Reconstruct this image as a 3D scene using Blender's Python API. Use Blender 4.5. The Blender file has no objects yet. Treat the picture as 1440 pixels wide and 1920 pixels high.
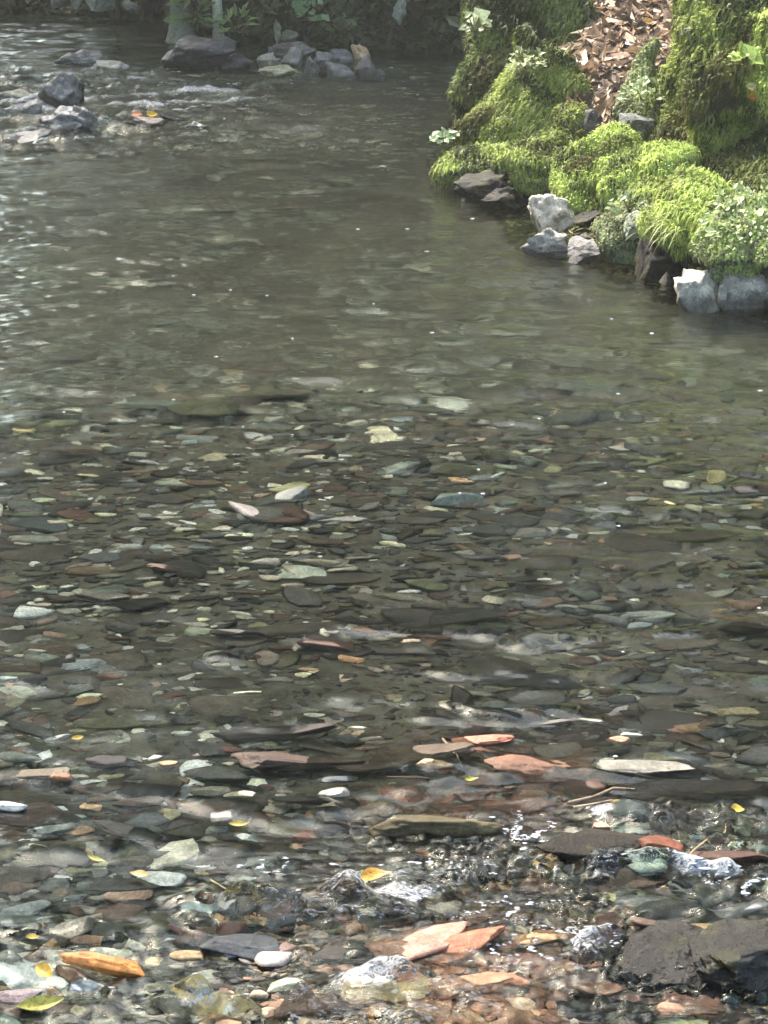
import bpy, math, random
import numpy as np
from mathutils import Vector, Matrix
R = math.radians
SC = bpy.context.scene
COL = SC.collection

# ------------------------------------------------------------------ camera, world, sun, exposure
CAM_H, PITCH, VFOV = 2.2, 18.0, 24.0
cam = bpy.data.cameras.new('camera'); camo = bpy.data.objects.new('camera', cam); COL.objects.link(camo)
cam.sensor_fit = 'VERTICAL'; cam.angle = R(VFOV); cam.clip_start = 0.05; cam.clip_end = 500
camo.location = (0, 0, CAM_H); camo.rotation_euler = (R(90 - PITCH), 0, 0)
SC.camera = camo
SUN_EL, SUN_AZ = 54.0, -42.0          # azimuth measured from +Y towards +X
W = bpy.data.worlds.new('World'); SC.world = W; W.use_nodes = True
wn = W.node_tree.nodes; wl = W.node_tree.links
bg = wn.get('Background') or wn.new('ShaderNodeBackground')
sky = wn.new('ShaderNodeTexSky'); sky.sky_type = 'NISHITA'; sky.sun_disc = False
sky.sun_elevation = R(SUN_EL); sky.sun_rotation = R(SUN_AZ); sky.dust_density = 4.0; sky.air_density = 1.0; sky.ozone_density = 0.6
tint = wn.new('ShaderNodeMix'); tint.data_type = 'RGBA'; tint.blend_type = 'MULTIPLY'; tint.inputs[0].default_value = 1
tint.inputs[7].default_value = (0.98, 0.97, 0.91, 1); wl.new(sky.outputs[0], tint.inputs[6]); wl.new(tint.outputs[2], bg.inputs['Color']); bg.inputs['Strength'].default_value = 0.15
sl = bpy.data.lights.new('sun', 'SUN'); sl.energy = 2.2; sl.angle = R(9.0); sl.color = (1, 0.93, 0.82)
so = bpy.data.objects.new('sun', sl); COL.objects.link(so)
sd = Vector((math.sin(R(SUN_AZ)) * math.cos(R(SUN_EL)), math.cos(R(SUN_AZ)) * math.cos(R(SUN_EL)), math.sin(R(SUN_EL))))
so.rotation_euler = sd.to_track_quat('Z', 'Y').to_euler(); so.location = sd * 30
vs = SC.view_settings
vs.view_transform = 'Standard'; vs.look = 'None'; vs.gamma = 1; vs.exposure = 2.5
cy = SC.cycles
cy.max_bounces = 10; cy.transmission_bounces = 8; cy.diffuse_bounces = 3; cy.glossy_bounces = 4; cy.transparent_max_bounces = 8
cy.caustics_refractive = True; cy.caustics_reflective = False
cy.sample_clamp_indirect = 4.0; cy.sample_clamp_direct = 12
cy.use_denoising = True; cy.blur_glossy = 0.0

rng = np.random.default_rng(11)
random.seed(5)

# ------------------------------------------------------------------ pixel helpers (1440x1920 photo)
F = 960 / math.tan(R(VFOV / 2))
CP, SP = math.cos(R(PITCH)), math.sin(R(PITCH))
def ray(px, py):
    a = (px - 720) / F; b = (960 - py) / F
    d = np.array([a, CP + b * SP, -SP + b * CP]); return d / np.linalg.norm(d)
def P(px, py, z=0.0):
    d = ray(px, py); t = (z - CAM_H) / d[2]; return np.array([d[0] * t, d[1] * t, z])
def Q(px, py, Y):
    d = ray(px, py); t = Y / d[1]; return np.array([d[0] * t, Y, CAM_H + d[2] * t])
def Pw(px, py, dep):            # point dep metres under water that shows at px, py
    e = P(px, py); d = ray(px, py)
    if dep <= 0: return P(px, py, -dep)
    h = math.hypot(d[0], d[1]) / 1.333; c = math.sqrt(1 - h * h)
    k = dep / c * h / math.hypot(d[0], d[1])
    return np.array([e[0] + d[0] * k, e[1] + d[1] * k, -dep])
def mpp(pt):                    # metres per photo pixel at a point
    return math.sqrt(pt[0] ** 2 + pt[1] ** 2 + (pt[2] - CAM_H) ** 2) / F

# ------------------------------------------------------------------ noise
def _h(ix, iy, iz, s):
    n = (ix * 374761393 + iy * 668265263 + iz * 2147483647 + s * 974634777) & 0xFFFFFFFF
    n = ((n ^ (n >> 13)) * 1274126177) & 0xFFFFFFFF
    return ((n ^ (n >> 16)) & 0xFFFFFF) / 0xFFFFFF
def vnoise(p, s=0):
    p = np.asarray(p, float); i = np.floor(p).astype(np.int64); f = p - i; f = f * f * (3 - 2 * f)
    x, y, z = i[:, 0], i[:, 1], i[:, 2]; u, v, w = f[:, 0], f[:, 1], f[:, 2]
    def L(a, b, t): return a + (b - a) * t
    a = L(_h(x, y, z, s), _h(x + 1, y, z, s), u); b = L(_h(x, y + 1, z, s), _h(x + 1, y + 1, z, s), u)
    c = L(_h(x, y, z + 1, s), _h(x + 1, y, z + 1, s), u); d = L(_h(x, y + 1, z + 1, s), _h(x + 1, y + 1, z + 1, s), u)
    return L(L(a, b, v), L(c, d, v), w) * 2 - 1
def fbm(p, o=4, s=0):
    p = np.asarray(p, float); t = 0; a = 1
    for k in range(o): t = t + a * vnoise(p * 2 ** k + 17.3 * k, s + k); a *= 0.5
    return t
def n2(x, y, f, s=0, o=3):
    x = np.asarray(x, float); sh = x.shape
    return fbm(np.stack([x.ravel() * f, np.asarray(y, float).ravel() * f, np.full(x.size, 3.7)], 1), o, s).reshape(sh)
def sm(a, b, t):
    t = np.clip((t - a) / (b - a), 0, 1); return t * t * (3 - 2 * t)

# ------------------------------------------------------------------ mesh helpers
def mesh(name, V, faces, col=None, smooth=True):
    """faces: list of int arrays (n,3) / (n,4)."""
    me = bpy.data.meshes.new(name)
    V = np.asarray(V, np.float32); me.vertices.add(len(V)); me.vertices.foreach_set('co', V.ravel())
    loops = np.concatenate([f.ravel() for f in faces]).astype(np.int32)
    tot = np.concatenate([np.full(len(f), f.shape[1]) for f in faces]).astype(np.int32)
    me.loops.add(len(loops)); me.loops.foreach_set('vertex_index', loops)
    me.polygons.add(len(tot)); st = np.concatenate([[0], np.cumsum(tot)[:-1]]).astype(np.int32)
    me.polygons.foreach_set('loop_start', st); me.polygons.foreach_set('loop_total', tot)
    me.update(calc_edges=True); me.validate()
    me.polygons.foreach_set('use_smooth', np.full(len(me.polygons), smooth))
    if col is not None:
        a = me.color_attributes.new('Col', 'FLOAT_COLOR', 'POINT')
        c = np.ones((len(V), 4), np.float32); c[:, :3] = col; a.data.foreach_set('color', c.ravel())
    return me
def link(name, me, mat, parent=None, loc=None):
    o = bpy.data.objects.new(name, me); COL.objects.link(o)
    if me is not None and mat is not None and not me.materials: me.materials.append(mat)
    if loc is not None: o.location = loc
    if parent is not None: o.parent = parent
    return o
def tag(o, label=None, cat=None, group=None, kind=None):
    if label: o['label'] = label
    if cat: o['category'] = cat
    if group: o['group'] = group
    if kind: o['kind'] = kind
    return o
import bmesh
ICO = {}
def ico(n):
    if n not in ICO:
        bm = bmesh.new(); bmesh.ops.create_icosphere(bm, subdivisions=n, radius=1)
        bm.verts.ensure_lookup_table()
        ICO[n] = (np.array([v.co[:] for v in bm.verts]), np.array([[v.index for v in f.verts] for f in bm.faces])); bm.free()
    return ICO[n]
def rotz(a): c, s = math.cos(a), math.sin(a); return np.array([[c, -s, 0], [s, c, 0], [0, 0, 1.0]])
def rotx(a): c, s = math.cos(a), math.sin(a); return np.array([[1, 0, 0], [0, c, -s], [0, s, c]])
def roty(a): c, s = math.cos(a), math.sin(a); return np.array([[c, 0, s], [0, 1, 0], [-s, 0, c]])
def rock(n, dims, seed, planes=9, rough=0.10, lo=0.55, hi=0.95, fine=0.03, box=1.0):
    """angular or rounded stone, dims = full size; clipped by random planes"""
    g = np.random.default_rng(seed); v, f = ico(n); v = np.sign(v) * np.abs(v) ** box; v = v @ rotz(g.uniform(-0.2, 0.2)).T
    v *= (1 + rough * fbm(v * 1.3 + g.uniform(-50, 50, 3), 2, seed % 97))[:, None]
    for _ in range(planes):
        nn = g.normal(size=3); nn /= np.linalg.norm(nn); d = g.uniform(lo, hi)
        pr = v @ nn; m = pr > d; v[m] -= ((pr[m] - d) * 0.92)[:, None] * nn
    if fine: v *= (1 + fine * fbm(v * 4 + g.uniform(-50, 50, 3), 3, seed % 89))[:, None]
    mn, mx = v.min(0), v.max(0); v = (v - (mn + mx) / 2) / (mx - mn)
    return v * np.array(dims), f

# ------------------------------------------------------------------ materials
def mat(name):
    m = bpy.data.materials.new(name); m.use_nodes = True; nt = m.node_tree; nt.nodes.clear()
    out = nt.nodes.new('ShaderNodeOutputMaterial'); return m, nt, out
def N(nt, t, **kw):
    n = nt.nodes.new(t)
    for k, v in kw.items(): setattr(n, k, v)
    return n
def noise(nt, co, scale, detail=4, rough=0.6, dist=0.0, stretch=None):
    if stretch:
        mp = N(nt, 'ShaderNodeMapping'); mp.inputs['Scale'].default_value = stretch
        nt.links.new(co, mp.inputs['Vector']); co = mp.outputs[0]
    n = N(nt, 'ShaderNodeTexNoise'); n.inputs['Scale'].default_value = scale; n.inputs['Detail'].default_value = detail
    n.inputs['Roughness'].default_value = rough; n.inputs['Distortion'].default_value = dist
    nt.links.new(co, n.inputs['Vector']); return n
def ramp(nt, src, stops):
    r = N(nt, 'ShaderNodeValToRGB'); e = r.color_ramp.elements
    while len(e) < len(stops): e.new(0.5)
    for k, (p, c) in enumerate(stops): e[k].position = p; e[k].color = (*c, 1) if len(c) == 3 else c
    nt.links.new(src, r.inputs[0]); return r
def mixc(nt, mode, fac, a, b):
    m = N(nt, 'ShaderNodeMix', data_type='RGBA', blend_type=mode)
    for s, v in ((m.inputs[0], fac), (m.inputs[6], a), (m.inputs[7], b)):
        if hasattr(v, 'is_linked') or hasattr(v, 'links'): nt.links.new(v, s)
        elif isinstance(v, (int, float)): s.default_value = v
        else: s.default_value = (*v, 1)
    return m.outputs[2]
g3 = lambda v: (v, v, v)
def stone_mat(name, rough=0.4, spec=0.5, veins=True, scale=1.0, bump=0.35, lich=None):
    m, nt, out = mat(name); b = N(nt, 'ShaderNodeBsdfPrincipled')
    at = N(nt, 'ShaderNodeAttribute', attribute_name='Col'); tc = N(nt, 'ShaderNodeTexCoord').outputs['Object']
    n1 = noise(nt, tc, 14 * scale, 6, 0.65, 0.4); n3 = noise(nt, tc, 90 * scale, 5, 0.7)
    c = mixc(nt, 'MULTIPLY', 1.0, at.outputs['Color'], ramp(nt, n1.outputs['Fac'], [(0.25, g3(0.5)), (0.5, g3(1)), (0.75, g3(1.7))]).outputs[0])
    c = mixc(nt, 'MULTIPLY', 1.0, c, ramp(nt, n3.outputs['Fac'], [(0.3, g3(0.55)), (0.55, g3(1.05)), (0.75, g3(1.5))]).outputs[0])
    if veins:
        nv = noise(nt, tc, 9 * scale, 3, 0.5, 1.6, (1, 1, 3))
        vr = ramp(nt, nv.outputs['Fac'], [(0.485, g3(0)), (0.5, g3(1)), (0.515, g3(0))])
        c = mixc(nt, 'MIX', mixc(nt, 'MULTIPLY', 1.0, vr.outputs[0], g3(0.35)), c, (0.42, 0.40, 0.36))
    if lich:
        nl = noise(nt, tc, 7 * scale, 6, 0.7, 0.5); c = mixc(nt, 'MIX', ramp(nt, nl.outputs['Fac'], [(0.52, g3(0)), (0.62, g3(0.8))]).outputs[0], c, lich)
    nt.links.new(c, b.inputs['Base Color'])
    rr = ramp(nt, n3.outputs['Fac'], [(0.3, g3(rough - 0.12)), (0.7, g3(rough + 0.15))]); nt.links.new(rr.outputs[0], b.inputs['Roughness'])
    b.inputs['Specular IOR Level'].default_value = spec
    bp = N(nt, 'ShaderNodeBump'); bp.inputs['Strength'].default_value = bump; bp.inputs['Distance'].default_value = 0.01
    a2 = N(nt, 'ShaderNodeMath', operation='ADD'); nt.links.new(n1.outputs['Fac'], a2.inputs[0]); nt.links.new(n3.outputs['Fac'], a2.inputs[1])
    nt.links.new(a2.outputs[0], bp.inputs['Height']); nt.links.new(bp.outputs[0], b.inputs['Normal'])
    nt.links.new(b.outputs[0], out.inputs[0]); return m
M_BED = stone_mat('submerged_stone', 0.6, 0.3, False)
M_WET = stone_mat('wet_stone', 0.34, 0.5, False)
M_DRY = stone_mat('pale_bank_stone', 0.6, 0.4, True, 1.2, 1.0)
M_DARK = stone_mat('dark_mossy_stone', 0.55, 0.35, False, 1.0, 0.9, (0.085, 0.085, 0.022))
M_SLICK = stone_mat('slick_dark_stone', 0.20, 0.5, False, 1.0, 0.7)
M_EDGE = stone_mat('mottled_bank_stone', 0.42, 0.5, True, 1.3, 1.0, (0.07, 0.072, 0.068))
M_PEB = stone_mat('pebble_stone', 0.6, 0.3, False, 1.3, 0.2)

def leafy_mat(name, rough=0.6, trans=0.25, spec=0.3):
    m, nt, out = mat(name); b = N(nt, 'ShaderNodeBsdfPrincipled')
    at = N(nt, 'ShaderNodeAttribute', attribute_name='Col'); tc = N(nt, 'ShaderNodeTexCoord').outputs['Object']
    n1 = noise(nt, tc, 75, 6, 0.75)
    c = mixc(nt, 'MULTIPLY', 1.0, at.outputs['Color'], ramp(nt, n1.outputs['Fac'], [(0.33, (0.30, 0.22, 0.18)), (0.46, g3(0.9)), (0.7, g3(1.25))]).outputs[0])
    nt.links.new(c, b.inputs['Base Color']); b.inputs['Roughness'].default_value = rough; b.inputs['Specular IOR Level'].default_value = spec
    tr = N(nt, 'ShaderNodeBsdfTranslucent'); nt.links.new(c, tr.inputs[0]); mx = N(nt, 'ShaderNodeMixShader'); mx.inputs[0].default_value = trans
    nt.links.new(b.outputs[0], mx.inputs[1]); nt.links.new(tr.outputs[0], mx.inputs[2]); nt.links.new(mx.outputs[0], out.inputs[0]); return m
M_MOSS = leafy_mat('moss_strands', 0.8, 0.3, 0.15)
M_LEAF = leafy_mat('leaf', 0.45, 0.25, 0.5)
M_WOOD = leafy_mat('bark', 0.8, 0.0, 0.3)

def soil_mat(name, stops, scale=3.0, rough=0.9, bump=0.6):
    m, nt, out = mat(name); b = N(nt, 'ShaderNodeBsdfPrincipled'); tc = N(nt, 'ShaderNodeTexCoord').outputs['Object']
    n1 = noise(nt, tc, scale, 8, 0.65, 0.3); n3 = noise(nt, tc, scale * 14, 6, 0.7)
    c = mixc(nt, 'MULTIPLY', 1.0, ramp(nt, n1.outputs['Fac'], stops).outputs[0], ramp(nt, n3.outputs['Fac'], [(0.3, g3(0.5)), (0.7, g3(1.5))]).outputs[0])
    nt.links.new(c, b.inputs['Base Color']); b.inputs['Roughness'].default_value = rough
    bp = N(nt, 'ShaderNodeBump'); bp.inputs['Strength'].default_value = bump; bp.inputs['Distance'].default_value = 0.02
    nt.links.new(n3.outputs['Fac'], bp.inputs['Height']); nt.links.new(bp.outputs[0], b.inputs['Normal'])
    nt.links.new(b.outputs[0], out.inputs[0]); return m
M_SOIL = soil_mat('bank_soil', [(0.3, (0.02, 0.014, 0.010)), (0.6, (0.05, 0.035, 0.022))])
M_HILL = soil_mat('mossy_hill', [(0.3, (0.015, 0.018, 0.010)), (0.55, (0.03, 0.045, 0.015)), (0.75, (0.05, 0.07, 0.025))])
M_SILT = soil_mat('streambed_gravel', [(0.3, (0.05, 0.045, 0.033)), (0.55, (0.11, 0.10, 0.075)), (0.8, (0.2, 0.18, 0.13))], 2.0, 0.8)

def water_mat():
    m, nt, out = mat('clear_water'); g = N(nt, 'ShaderNodeBsdfGlass'); g.inputs['IOR'].default_value = 1.333
    g.inputs['Roughness'].default_value = 0.0; g.inputs['Color'].default_value = (0.91, 0.97, 0.92, 1)
    tc = N(nt, 'ShaderNodeTexCoord').outputs['Object']
    n1 = noise(nt, tc, 20, 4, 0.6, 0.8, (0.5, 1.25, 1)); n3 = noise(nt, tc, 70, 2, 0.5, 0.4)
    a = N(nt, 'ShaderNodeMath', operation='MULTIPLY_ADD'); a.inputs[1].default_value = 0.25
    nt.links.new(n3.outputs['Fac'], a.inputs[0]); nt.links.new(n1.outputs['Fac'], a.inputs[2])
    at = N(nt, 'ShaderNodeAttribute', attribute_name='Col')
    bp = N(nt, 'ShaderNodeBump'); bp.inputs['Distance'].default_value = 0.01
    
    nt.links.new(a.outputs[0], bp.inputs['Height']); nt.links.new(bp.outputs[0], g.inputs['Normal'])
    sp = N(nt, 'ShaderNodeSeparateColor'); nt.links.new(at.outputs['Color'], sp.inputs[0])
    nt.links.new(sp.outputs[0], bp.inputs['Strength'])
    nf = noise(nt, tc, 48, 8, 0.8, 2.2, (0.7, 1.3, 1)); mu = N(nt, 'ShaderNodeMath', operation='MULTIPLY_ADD'); mu.inputs[1].default_value = 0.39; nt.links.new(sp.outputs[1], mu.inputs[0]); nt.links.new(nf.outputs['Fac'], mu.inputs[2])
    fr = ramp(nt, mu.outputs[0], [(0.80, g3(0)), (0.95, g3(0.8))])
    fo = N(nt, 'ShaderNodeBsdfPrincipled'); fo.inputs['Base Color'].default_value = (0.66, 0.70, 0.76, 1); fo.inputs['Roughness'].default_value = 0.2; nt.links.new(bp.outputs[0], fo.inputs['Normal'])  # froth colour, also paints pale glints on the ripples
    mx = N(nt, 'ShaderNodeMixShader'); nt.links.new(fr.outputs[0], mx.inputs[0]); nt.links.new(g.outputs[0], mx.inputs[1]); nt.links.new(fo.outputs[0], mx.inputs[2])
    nt.links.new(mx.outputs[0], out.inputs[0]); return m
M_WATER = water_mat()

# ------------------------------------------------------------------ the lie of the land
SH = [P(1560, 640), P(1440, 590), P(1240, 540), P(1110, 480), P(985, 455), P(950, 400), P(815, 300), P(880, 190)]
SHY = np.array([p[1] for p in SH]); SHX = np.array([p[0] for p in SH])
SHY = np.concatenate([[3.0, 7.5], SHY, [17.0, 19, 24, 40]]); SHX = np.concatenate([[4.0, 2.9], SHX, [0.75, 0.9, 1.5, 3]])
def bank_in(x, y): return x - np.interp(y, SHY, SHX)      # metres inland of the right shore
def hill_in(x, y):                                        # metres inland of the back shore
    sy = np.interp(x, [-8, -2.3, -1.72, -1.6, -0.6, 0.4, 1.2, 6], [20.6, 19.8, 19.6, 18.3, 17.95, 17.5, 17.1, 16]); return y - sy
def left_in(x, y): return -3.4 - 0.12 * y - x + 0.4
def depth(x, y):
    d = 0.05 + 0.0 * x
    d = d + 0.24 * sm(6.9, 9.2, y - 0.35 * x) * (1 - sm(12.2, 13.4, y + 0.5 * x))
    d = d + 0.07 * sm(-0.1, 0.8, x) * sm(4.9, 6.5, y) * (1 - sm(7, 9, y))
    d = d + 0.10 * sm(0.0, 0.7, x) * sm(11, 13, y)
    d = d + 0.22 * sm(16.2, 17.5, y)
    d = d - 0.006 * (1 - sm(3.95, 4.35, y + 0.25 * sm(-0.3, 0.1, x))) * (1 - sm(0.05, 0.4, x))
    d = d + 0.020 * n2(x, y, 1.3, 5) + 0.008 * n2(x, y, 5.0, 6)
    return np.maximum(d, 0.012)
def ground(x, y):
    z = -depth(x, y)
    b = bank_in(x, y); zb = np.where(b > 0, 0.25 * b + 0.05 * n2(x, y, 2.2, 8), 0) - 0.10 + 0.02 * n2(x, y, 8, 9)
    k = sm(-0.25, 0.05, b); z = z * (1 - k) + zb * k
    h = hill_in(x, y); zh = np.minimum(h * 1.3, 2.2 + h * 0.45) * (1 - 0.72 * sm(-1.8, -2.6, x) * sm(-12, -9, x)) + 0.16 * n2(x, y, 1.7, 10) - 0.05
    k = sm(-0.3, 0.1, h); z = z * (1 - k) + np.maximum(zh, z) * k
    l = left_in(x, y); k = sm(-0.3, 0.2, l); z = z * (1 - k) + (0.35 * np.maximum(l, 0) + 0.05) * k
    return z
def grid(xs, ys, fz):
    X, Y = np.meshgrid(xs, ys); Z = fz(X, Y); V = np.stack([X.ravel(), Y.ravel(), Z.ravel()], 1)
    nx, ny = len(xs), len(ys); i = np.arange(nx * ny).reshape(ny, nx)
    return V, np.stack([i[:-1, :-1].ravel(), i[:-1, 1:].ravel(), i[1:, 1:].ravel(), i[1:, :-1].ravel()], 1)
xs = np.concatenate([np.linspace(-60, -5, 30)[:-1], np.linspace(-5, 5, 330), np.linspace(5, 60, 30)[1:]])
ys = np.concatenate([np.linspace(-30, 2.8, 14)[:-1], np.linspace(2.8, 22, 480), np.linspace(22, 90, 40)[1:]])
V, Fq = grid(xs, ys, ground)
g_me = mesh('ground', V, [Fq]); g_me.materials.append(M_SILT); g_me.materials.append(M_SOIL); g_me.materials.append(M_HILL)
cx = V[Fq].mean(1); mi = np.zeros(len(Fq), np.int32); mi[bank_in(cx[:, 0], cx[:, 1]) > -0.05] = 1
mi[(hill_in(cx[:, 0], cx[:, 1]) > -0.05) | (left_in(cx[:, 0], cx[:, 1]) > 0)] = 2
g_me.polygons.foreach_set('material_index', mi)
tag(link('ground', g_me, None), 'gravel streambed rising into the dark soil of the banks', 'ground', kind='structure')

# ------------------------------------------------------------------ water
def wave_fields(x, y):
    pool = 0.0029 + 0 * x
    clear = (1 - sm(6.5, 8.0, y)) * (1 - sm(-0.25, 0.35, x))
    amp = pool * (1 - 0.65 * clear)
    rl = (sm(12.6, 13.6, y)) * (1 - sm(16.3, 17.0, y)) * (1 - sm(-0.1, 0.5, x)); amp = amp + 0.011 * rl
    rn = 1 - sm(4.35, 4.72, y - 0.20 * sm(-0.2, 0.1, x) - 0.1 * n2(x, y, 2.0, 21, 2)); rn = rn * sm(-0.50, -0.15, x + 0.25 * (4.3 - y))
    rn = np.maximum(rn, 0.55 * (1 - sm(4.0, 4.3, y)))
    amp = amp + 0.0125 * rn * (0.35 + 0.9 * sm(-0.25, 0.5, n2(x, y, 3.0, 22, 2)))
    amp = amp + 0.0016 * sm(7.5, 10, y)
    amp = amp * (1 - 0.6 * sm(9.5, 11.5, y) * sm(-0.8, 0.0, x))
    return amp, rl, rn
wg = np.random.default_rng(3)
WV = []
for k in range(70):
    lam = 0.035 * (14 ** wg.uniform()); th = wg.normal(math.pi / 2, 0.55); WV.append((2 * math.pi / lam, math.cos(th), math.sin(th), wg.uniform(0, 6.28), lam))
WV2 = []
for k in range(26):
    lam = wg.uniform(0.024, 0.06); th = wg.normal(math.pi / 2, 0.6); WV2.append((2 * math.pi / lam, math.cos(th), math.sin(th), wg.uniform(0, 6.28)))
WV3 = []
for k in range(30):
    lam = wg.uniform(0.045, 0.10); th = wg.normal(math.pi / 2, 0.42); WV3.append((2 * math.pi / lam, math.cos(th), math.sin(th), wg.uniform(0, 6.28)))
def wz(X, Y):
    x, y = X.ravel(), Y.ravel(); amp, rl, rn = wave_fields(x, y)
    wx = x + 0.05 * n2(x, y, 3.0, 31, 2); wy = y + 0.05 * n2(x, y, 3.0, 32, 2); z = np.zeros_like(x)
    for kk, c, s, ph, lam in WV:
        fade = 1.0 if lam > 0.10 else np.clip(1.5 - y * 0.035 / lam / 4.5, 0.0, 1)
        z += fade * (lam / 0.16) ** 0.9 * np.sin(kk * (wx * c + wy * s) + ph)
    z2 = np.zeros_like(x)
    for kk, c, s_, ph in WV2: z2 += np.sin(kk * (wx * c + wy * s_) + ph)
    z3 = np.zeros_like(x)
    for kk, c, s_, ph in WV3: z3 += np.sin(kk * (wx * c + wy * s_) + ph)
    flow = (1 + 0.9 * sm(8.0, 10.0, y)) * sm(6.0, 8.0, y + 0.8 * sm(0.0, 0.6, x)) * (1 - sm(13, 16, y)) * (0.25 + 0.95 * sm(-0.35, 0.45, n2(x, y * 0.7, 1.7, 44, 2)))
    z3 = z3 / math.sqrt(15) * 0.00075 * flow * (1 - 0.55 * (1 - sm(7.0, 8.5, y)) * (1 - sm(-0.3, 0.3, x)))
    z = z / math.sqrt(len(WV)) * 1.3; z = z + 0.35 * (z * z - 0.8) * (1 - 0.8 * sm(5.5, 7, y))
    patch = 0.5 + (1.1 - 0.55 * sm(5.5, 7, y)) * sm(-0.4, 0.6, n2(x, y * 0.6, 1.1, 41, 3))
    near = rn * (0.3 + 0.9 * sm(-0.2, 0.5, n2(x, y, 4.5, 43, 2)))
    return (z3 + z * amp * patch + z2 * (0.0012 * near + 0.0008 * rl)).reshape(X.shape)
yy = [2.9]
while yy[-1] < 23: yy.append(yy[-1] + max(0.006, 0.0017 * yy[-1]))
wxs = np.concatenate([np.linspace(-9, -2.9, 40)[:-1], np.linspace(-2.9, -0.9, 180)[:-1], np.linspace(-0.9, 0.9, 360), np.linspace(0.9, 2.9, 180)[1:], np.linspace(2.9, 6, 30)[1:]])
V, Fq = grid(wxs, np.array(yy), wz)
amp, rl, rn = wave_fields(V[:, 0], V[:, 1])
bs = np.clip(0.11 + 0.12 * sm(5.5, 8.5, V[:, 1]) + 0.5 * rl + 0.5 * rn, 0, 1)
x_, y_, z_ = V[:, 0], V[:, 1], V[:, 2]; crest = sm(0.0, 1.6, z_ / (amp + 1e-4))
def zone(px, py, rx, ry): c = P(px, py); return np.exp(-((x_ - c[0]) / rx) ** 2 - ((y_ - c[1]) / ry) ** 2)
fm = 1.2 * np.maximum.reduce([zone(610, 1620, .2, .07), zone(490, 1645, .08, .05), zone(740, 1690, .2, .05), zone(1000, 1560, .06, .07), zone(1110, 1530, .06, .05), zone(1350, 1640, .16, .09), zone(1050, 1760, .13, .12), zone(900, 1800, .2, .08), zone(1130, 1700, .25, .05), zone(1000, 1640, .14, .05), zone(700, 1850, .12, .05), zone(1150, 1825, .12, .03), zone(150, 1870, .1, .04), zone(420, 1900, .12, .04),  # foam zones, also whitened to stand in for sky glints
  zone(250, 145, .7, .45), zone(100, 195, .6, .8), zone(350, 190, 1.0, .8), 0.9 * zone(720, 310, .12, .25), 0.8 * zone(70, 262, .35, .25), 0.7 * zone(20, 670, .2, .2)])
fm = np.clip(np.maximum(fm * (0.35 + 0.65 * crest), 0.72 * np.maximum(rl, rn) * crest), 0, 1)
tag(link('water', mesh('water', V, [Fq], np.stack([bs, fm, 0 * bs], 1)), M_WATER), 'clear rippled water of the woodland stream', None, kind='structure')

# ------------------------------------------------------------------ stones
LM = []      # landmarks (px, py, phrase)
ALL = []     # individually built stones (object, px, py) for labels
def put_stone(name, px, py, w, h, col, label=None, Z=None, kind='bed', ang=None, thick=None, seed=None, n=4, planes=9, m=None, tilt=0.12, group=None, cat='stone', lo=0.55, lm=None):
    """stone showing with a w x h pixel outline round px, py; Z = height of its middle"""
    seed = seed if seed is not None else int(px * 7 + py * 13)
    if Z is not None and py > 1380 and w > 60: Z -= 0.009
    if Z is not None and py > 1750 and w < 100: Z -= 0.008
    g = np.random.default_rng(seed)
    if Z is None:
        q = P(px, py); Z = -max(float(depth(np.array([q[0]]), np.array([q[1]]))[0]) - 0.012, 0.004)
    pt = Pw(px, py, -Z) if Z < 0 else P(px, py, Z)
    s = mpp(pt); el = math.atan2(CAM_H - pt[2], math.hypot(pt[0], pt[1]))
    W_, H_ = w * s, h * s
    if thick is None: thick = max(0.45 * H_, min(0.65 * H_, 0.35 * W_))
    if w > 100 and name == 'rock': thick = min(thick, 0.42 * H_ + 0.004)
    D_ = max((H_ - thick * math.cos(el)) / math.sin(el), 0.5 * W_ if kind == 'up' else 0.25 * W_)
    if kind == 'up': D_ = min(max(D_, 0.6 * W_), 1.3 * W_)
    v, f = rock(n, (W_ * 1.08, D_ * 1.08, thick * 1.15), seed, planes, rough=0.16, lo=lo, fine=0.05, box=0.5 if name == 'rock_slab' else 0.7 if w > 80 else 0.85)
    a = g.uniform(-0.15, 0.15) if ang is None else ang
    v = v @ (rotx(g.normal(0, tilt)) @ roty(g.normal(0, tilt)) @ rotz(a)).T
    c = np.array(col)[None, :] * (0.62 if name == 'rock_slab' and max(col) < 0.3 or name == 'rock' and max(col) < 0.35 else 1.0) * (1 + 0.10 * vnoise(v * 60 + 5, seed % 50))[:, None]
    o = link(name, mesh(name, v, [f], np.clip(c, 0, 1)), m or (M_DARK if max(col) < 0.031 else M_BED if Z < 0 else M_WET), loc=pt)
    tag(o, label, cat, group)
    if lm: LM.append((px, py, lm))
    ALL.append((o, px, py, W_, tuple(col))); return o

DG, MG, LG, CR = (0.035, 0.035, 0.034), (0.09, 0.092, 0.085), (0.24, 0.24, 0.215), (0.62, 0.58, 0.47)
BR, RB, BL, OL, OR_, WH = (0.085, 0.055, 0.042), (0.15, 0.082, 0.062), (0.13, 0.142, 0.145), (0.12, 0.115, 0.07), (0.62, 0.25, 0.075), (0.8, 0.78, 0.70)
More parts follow.
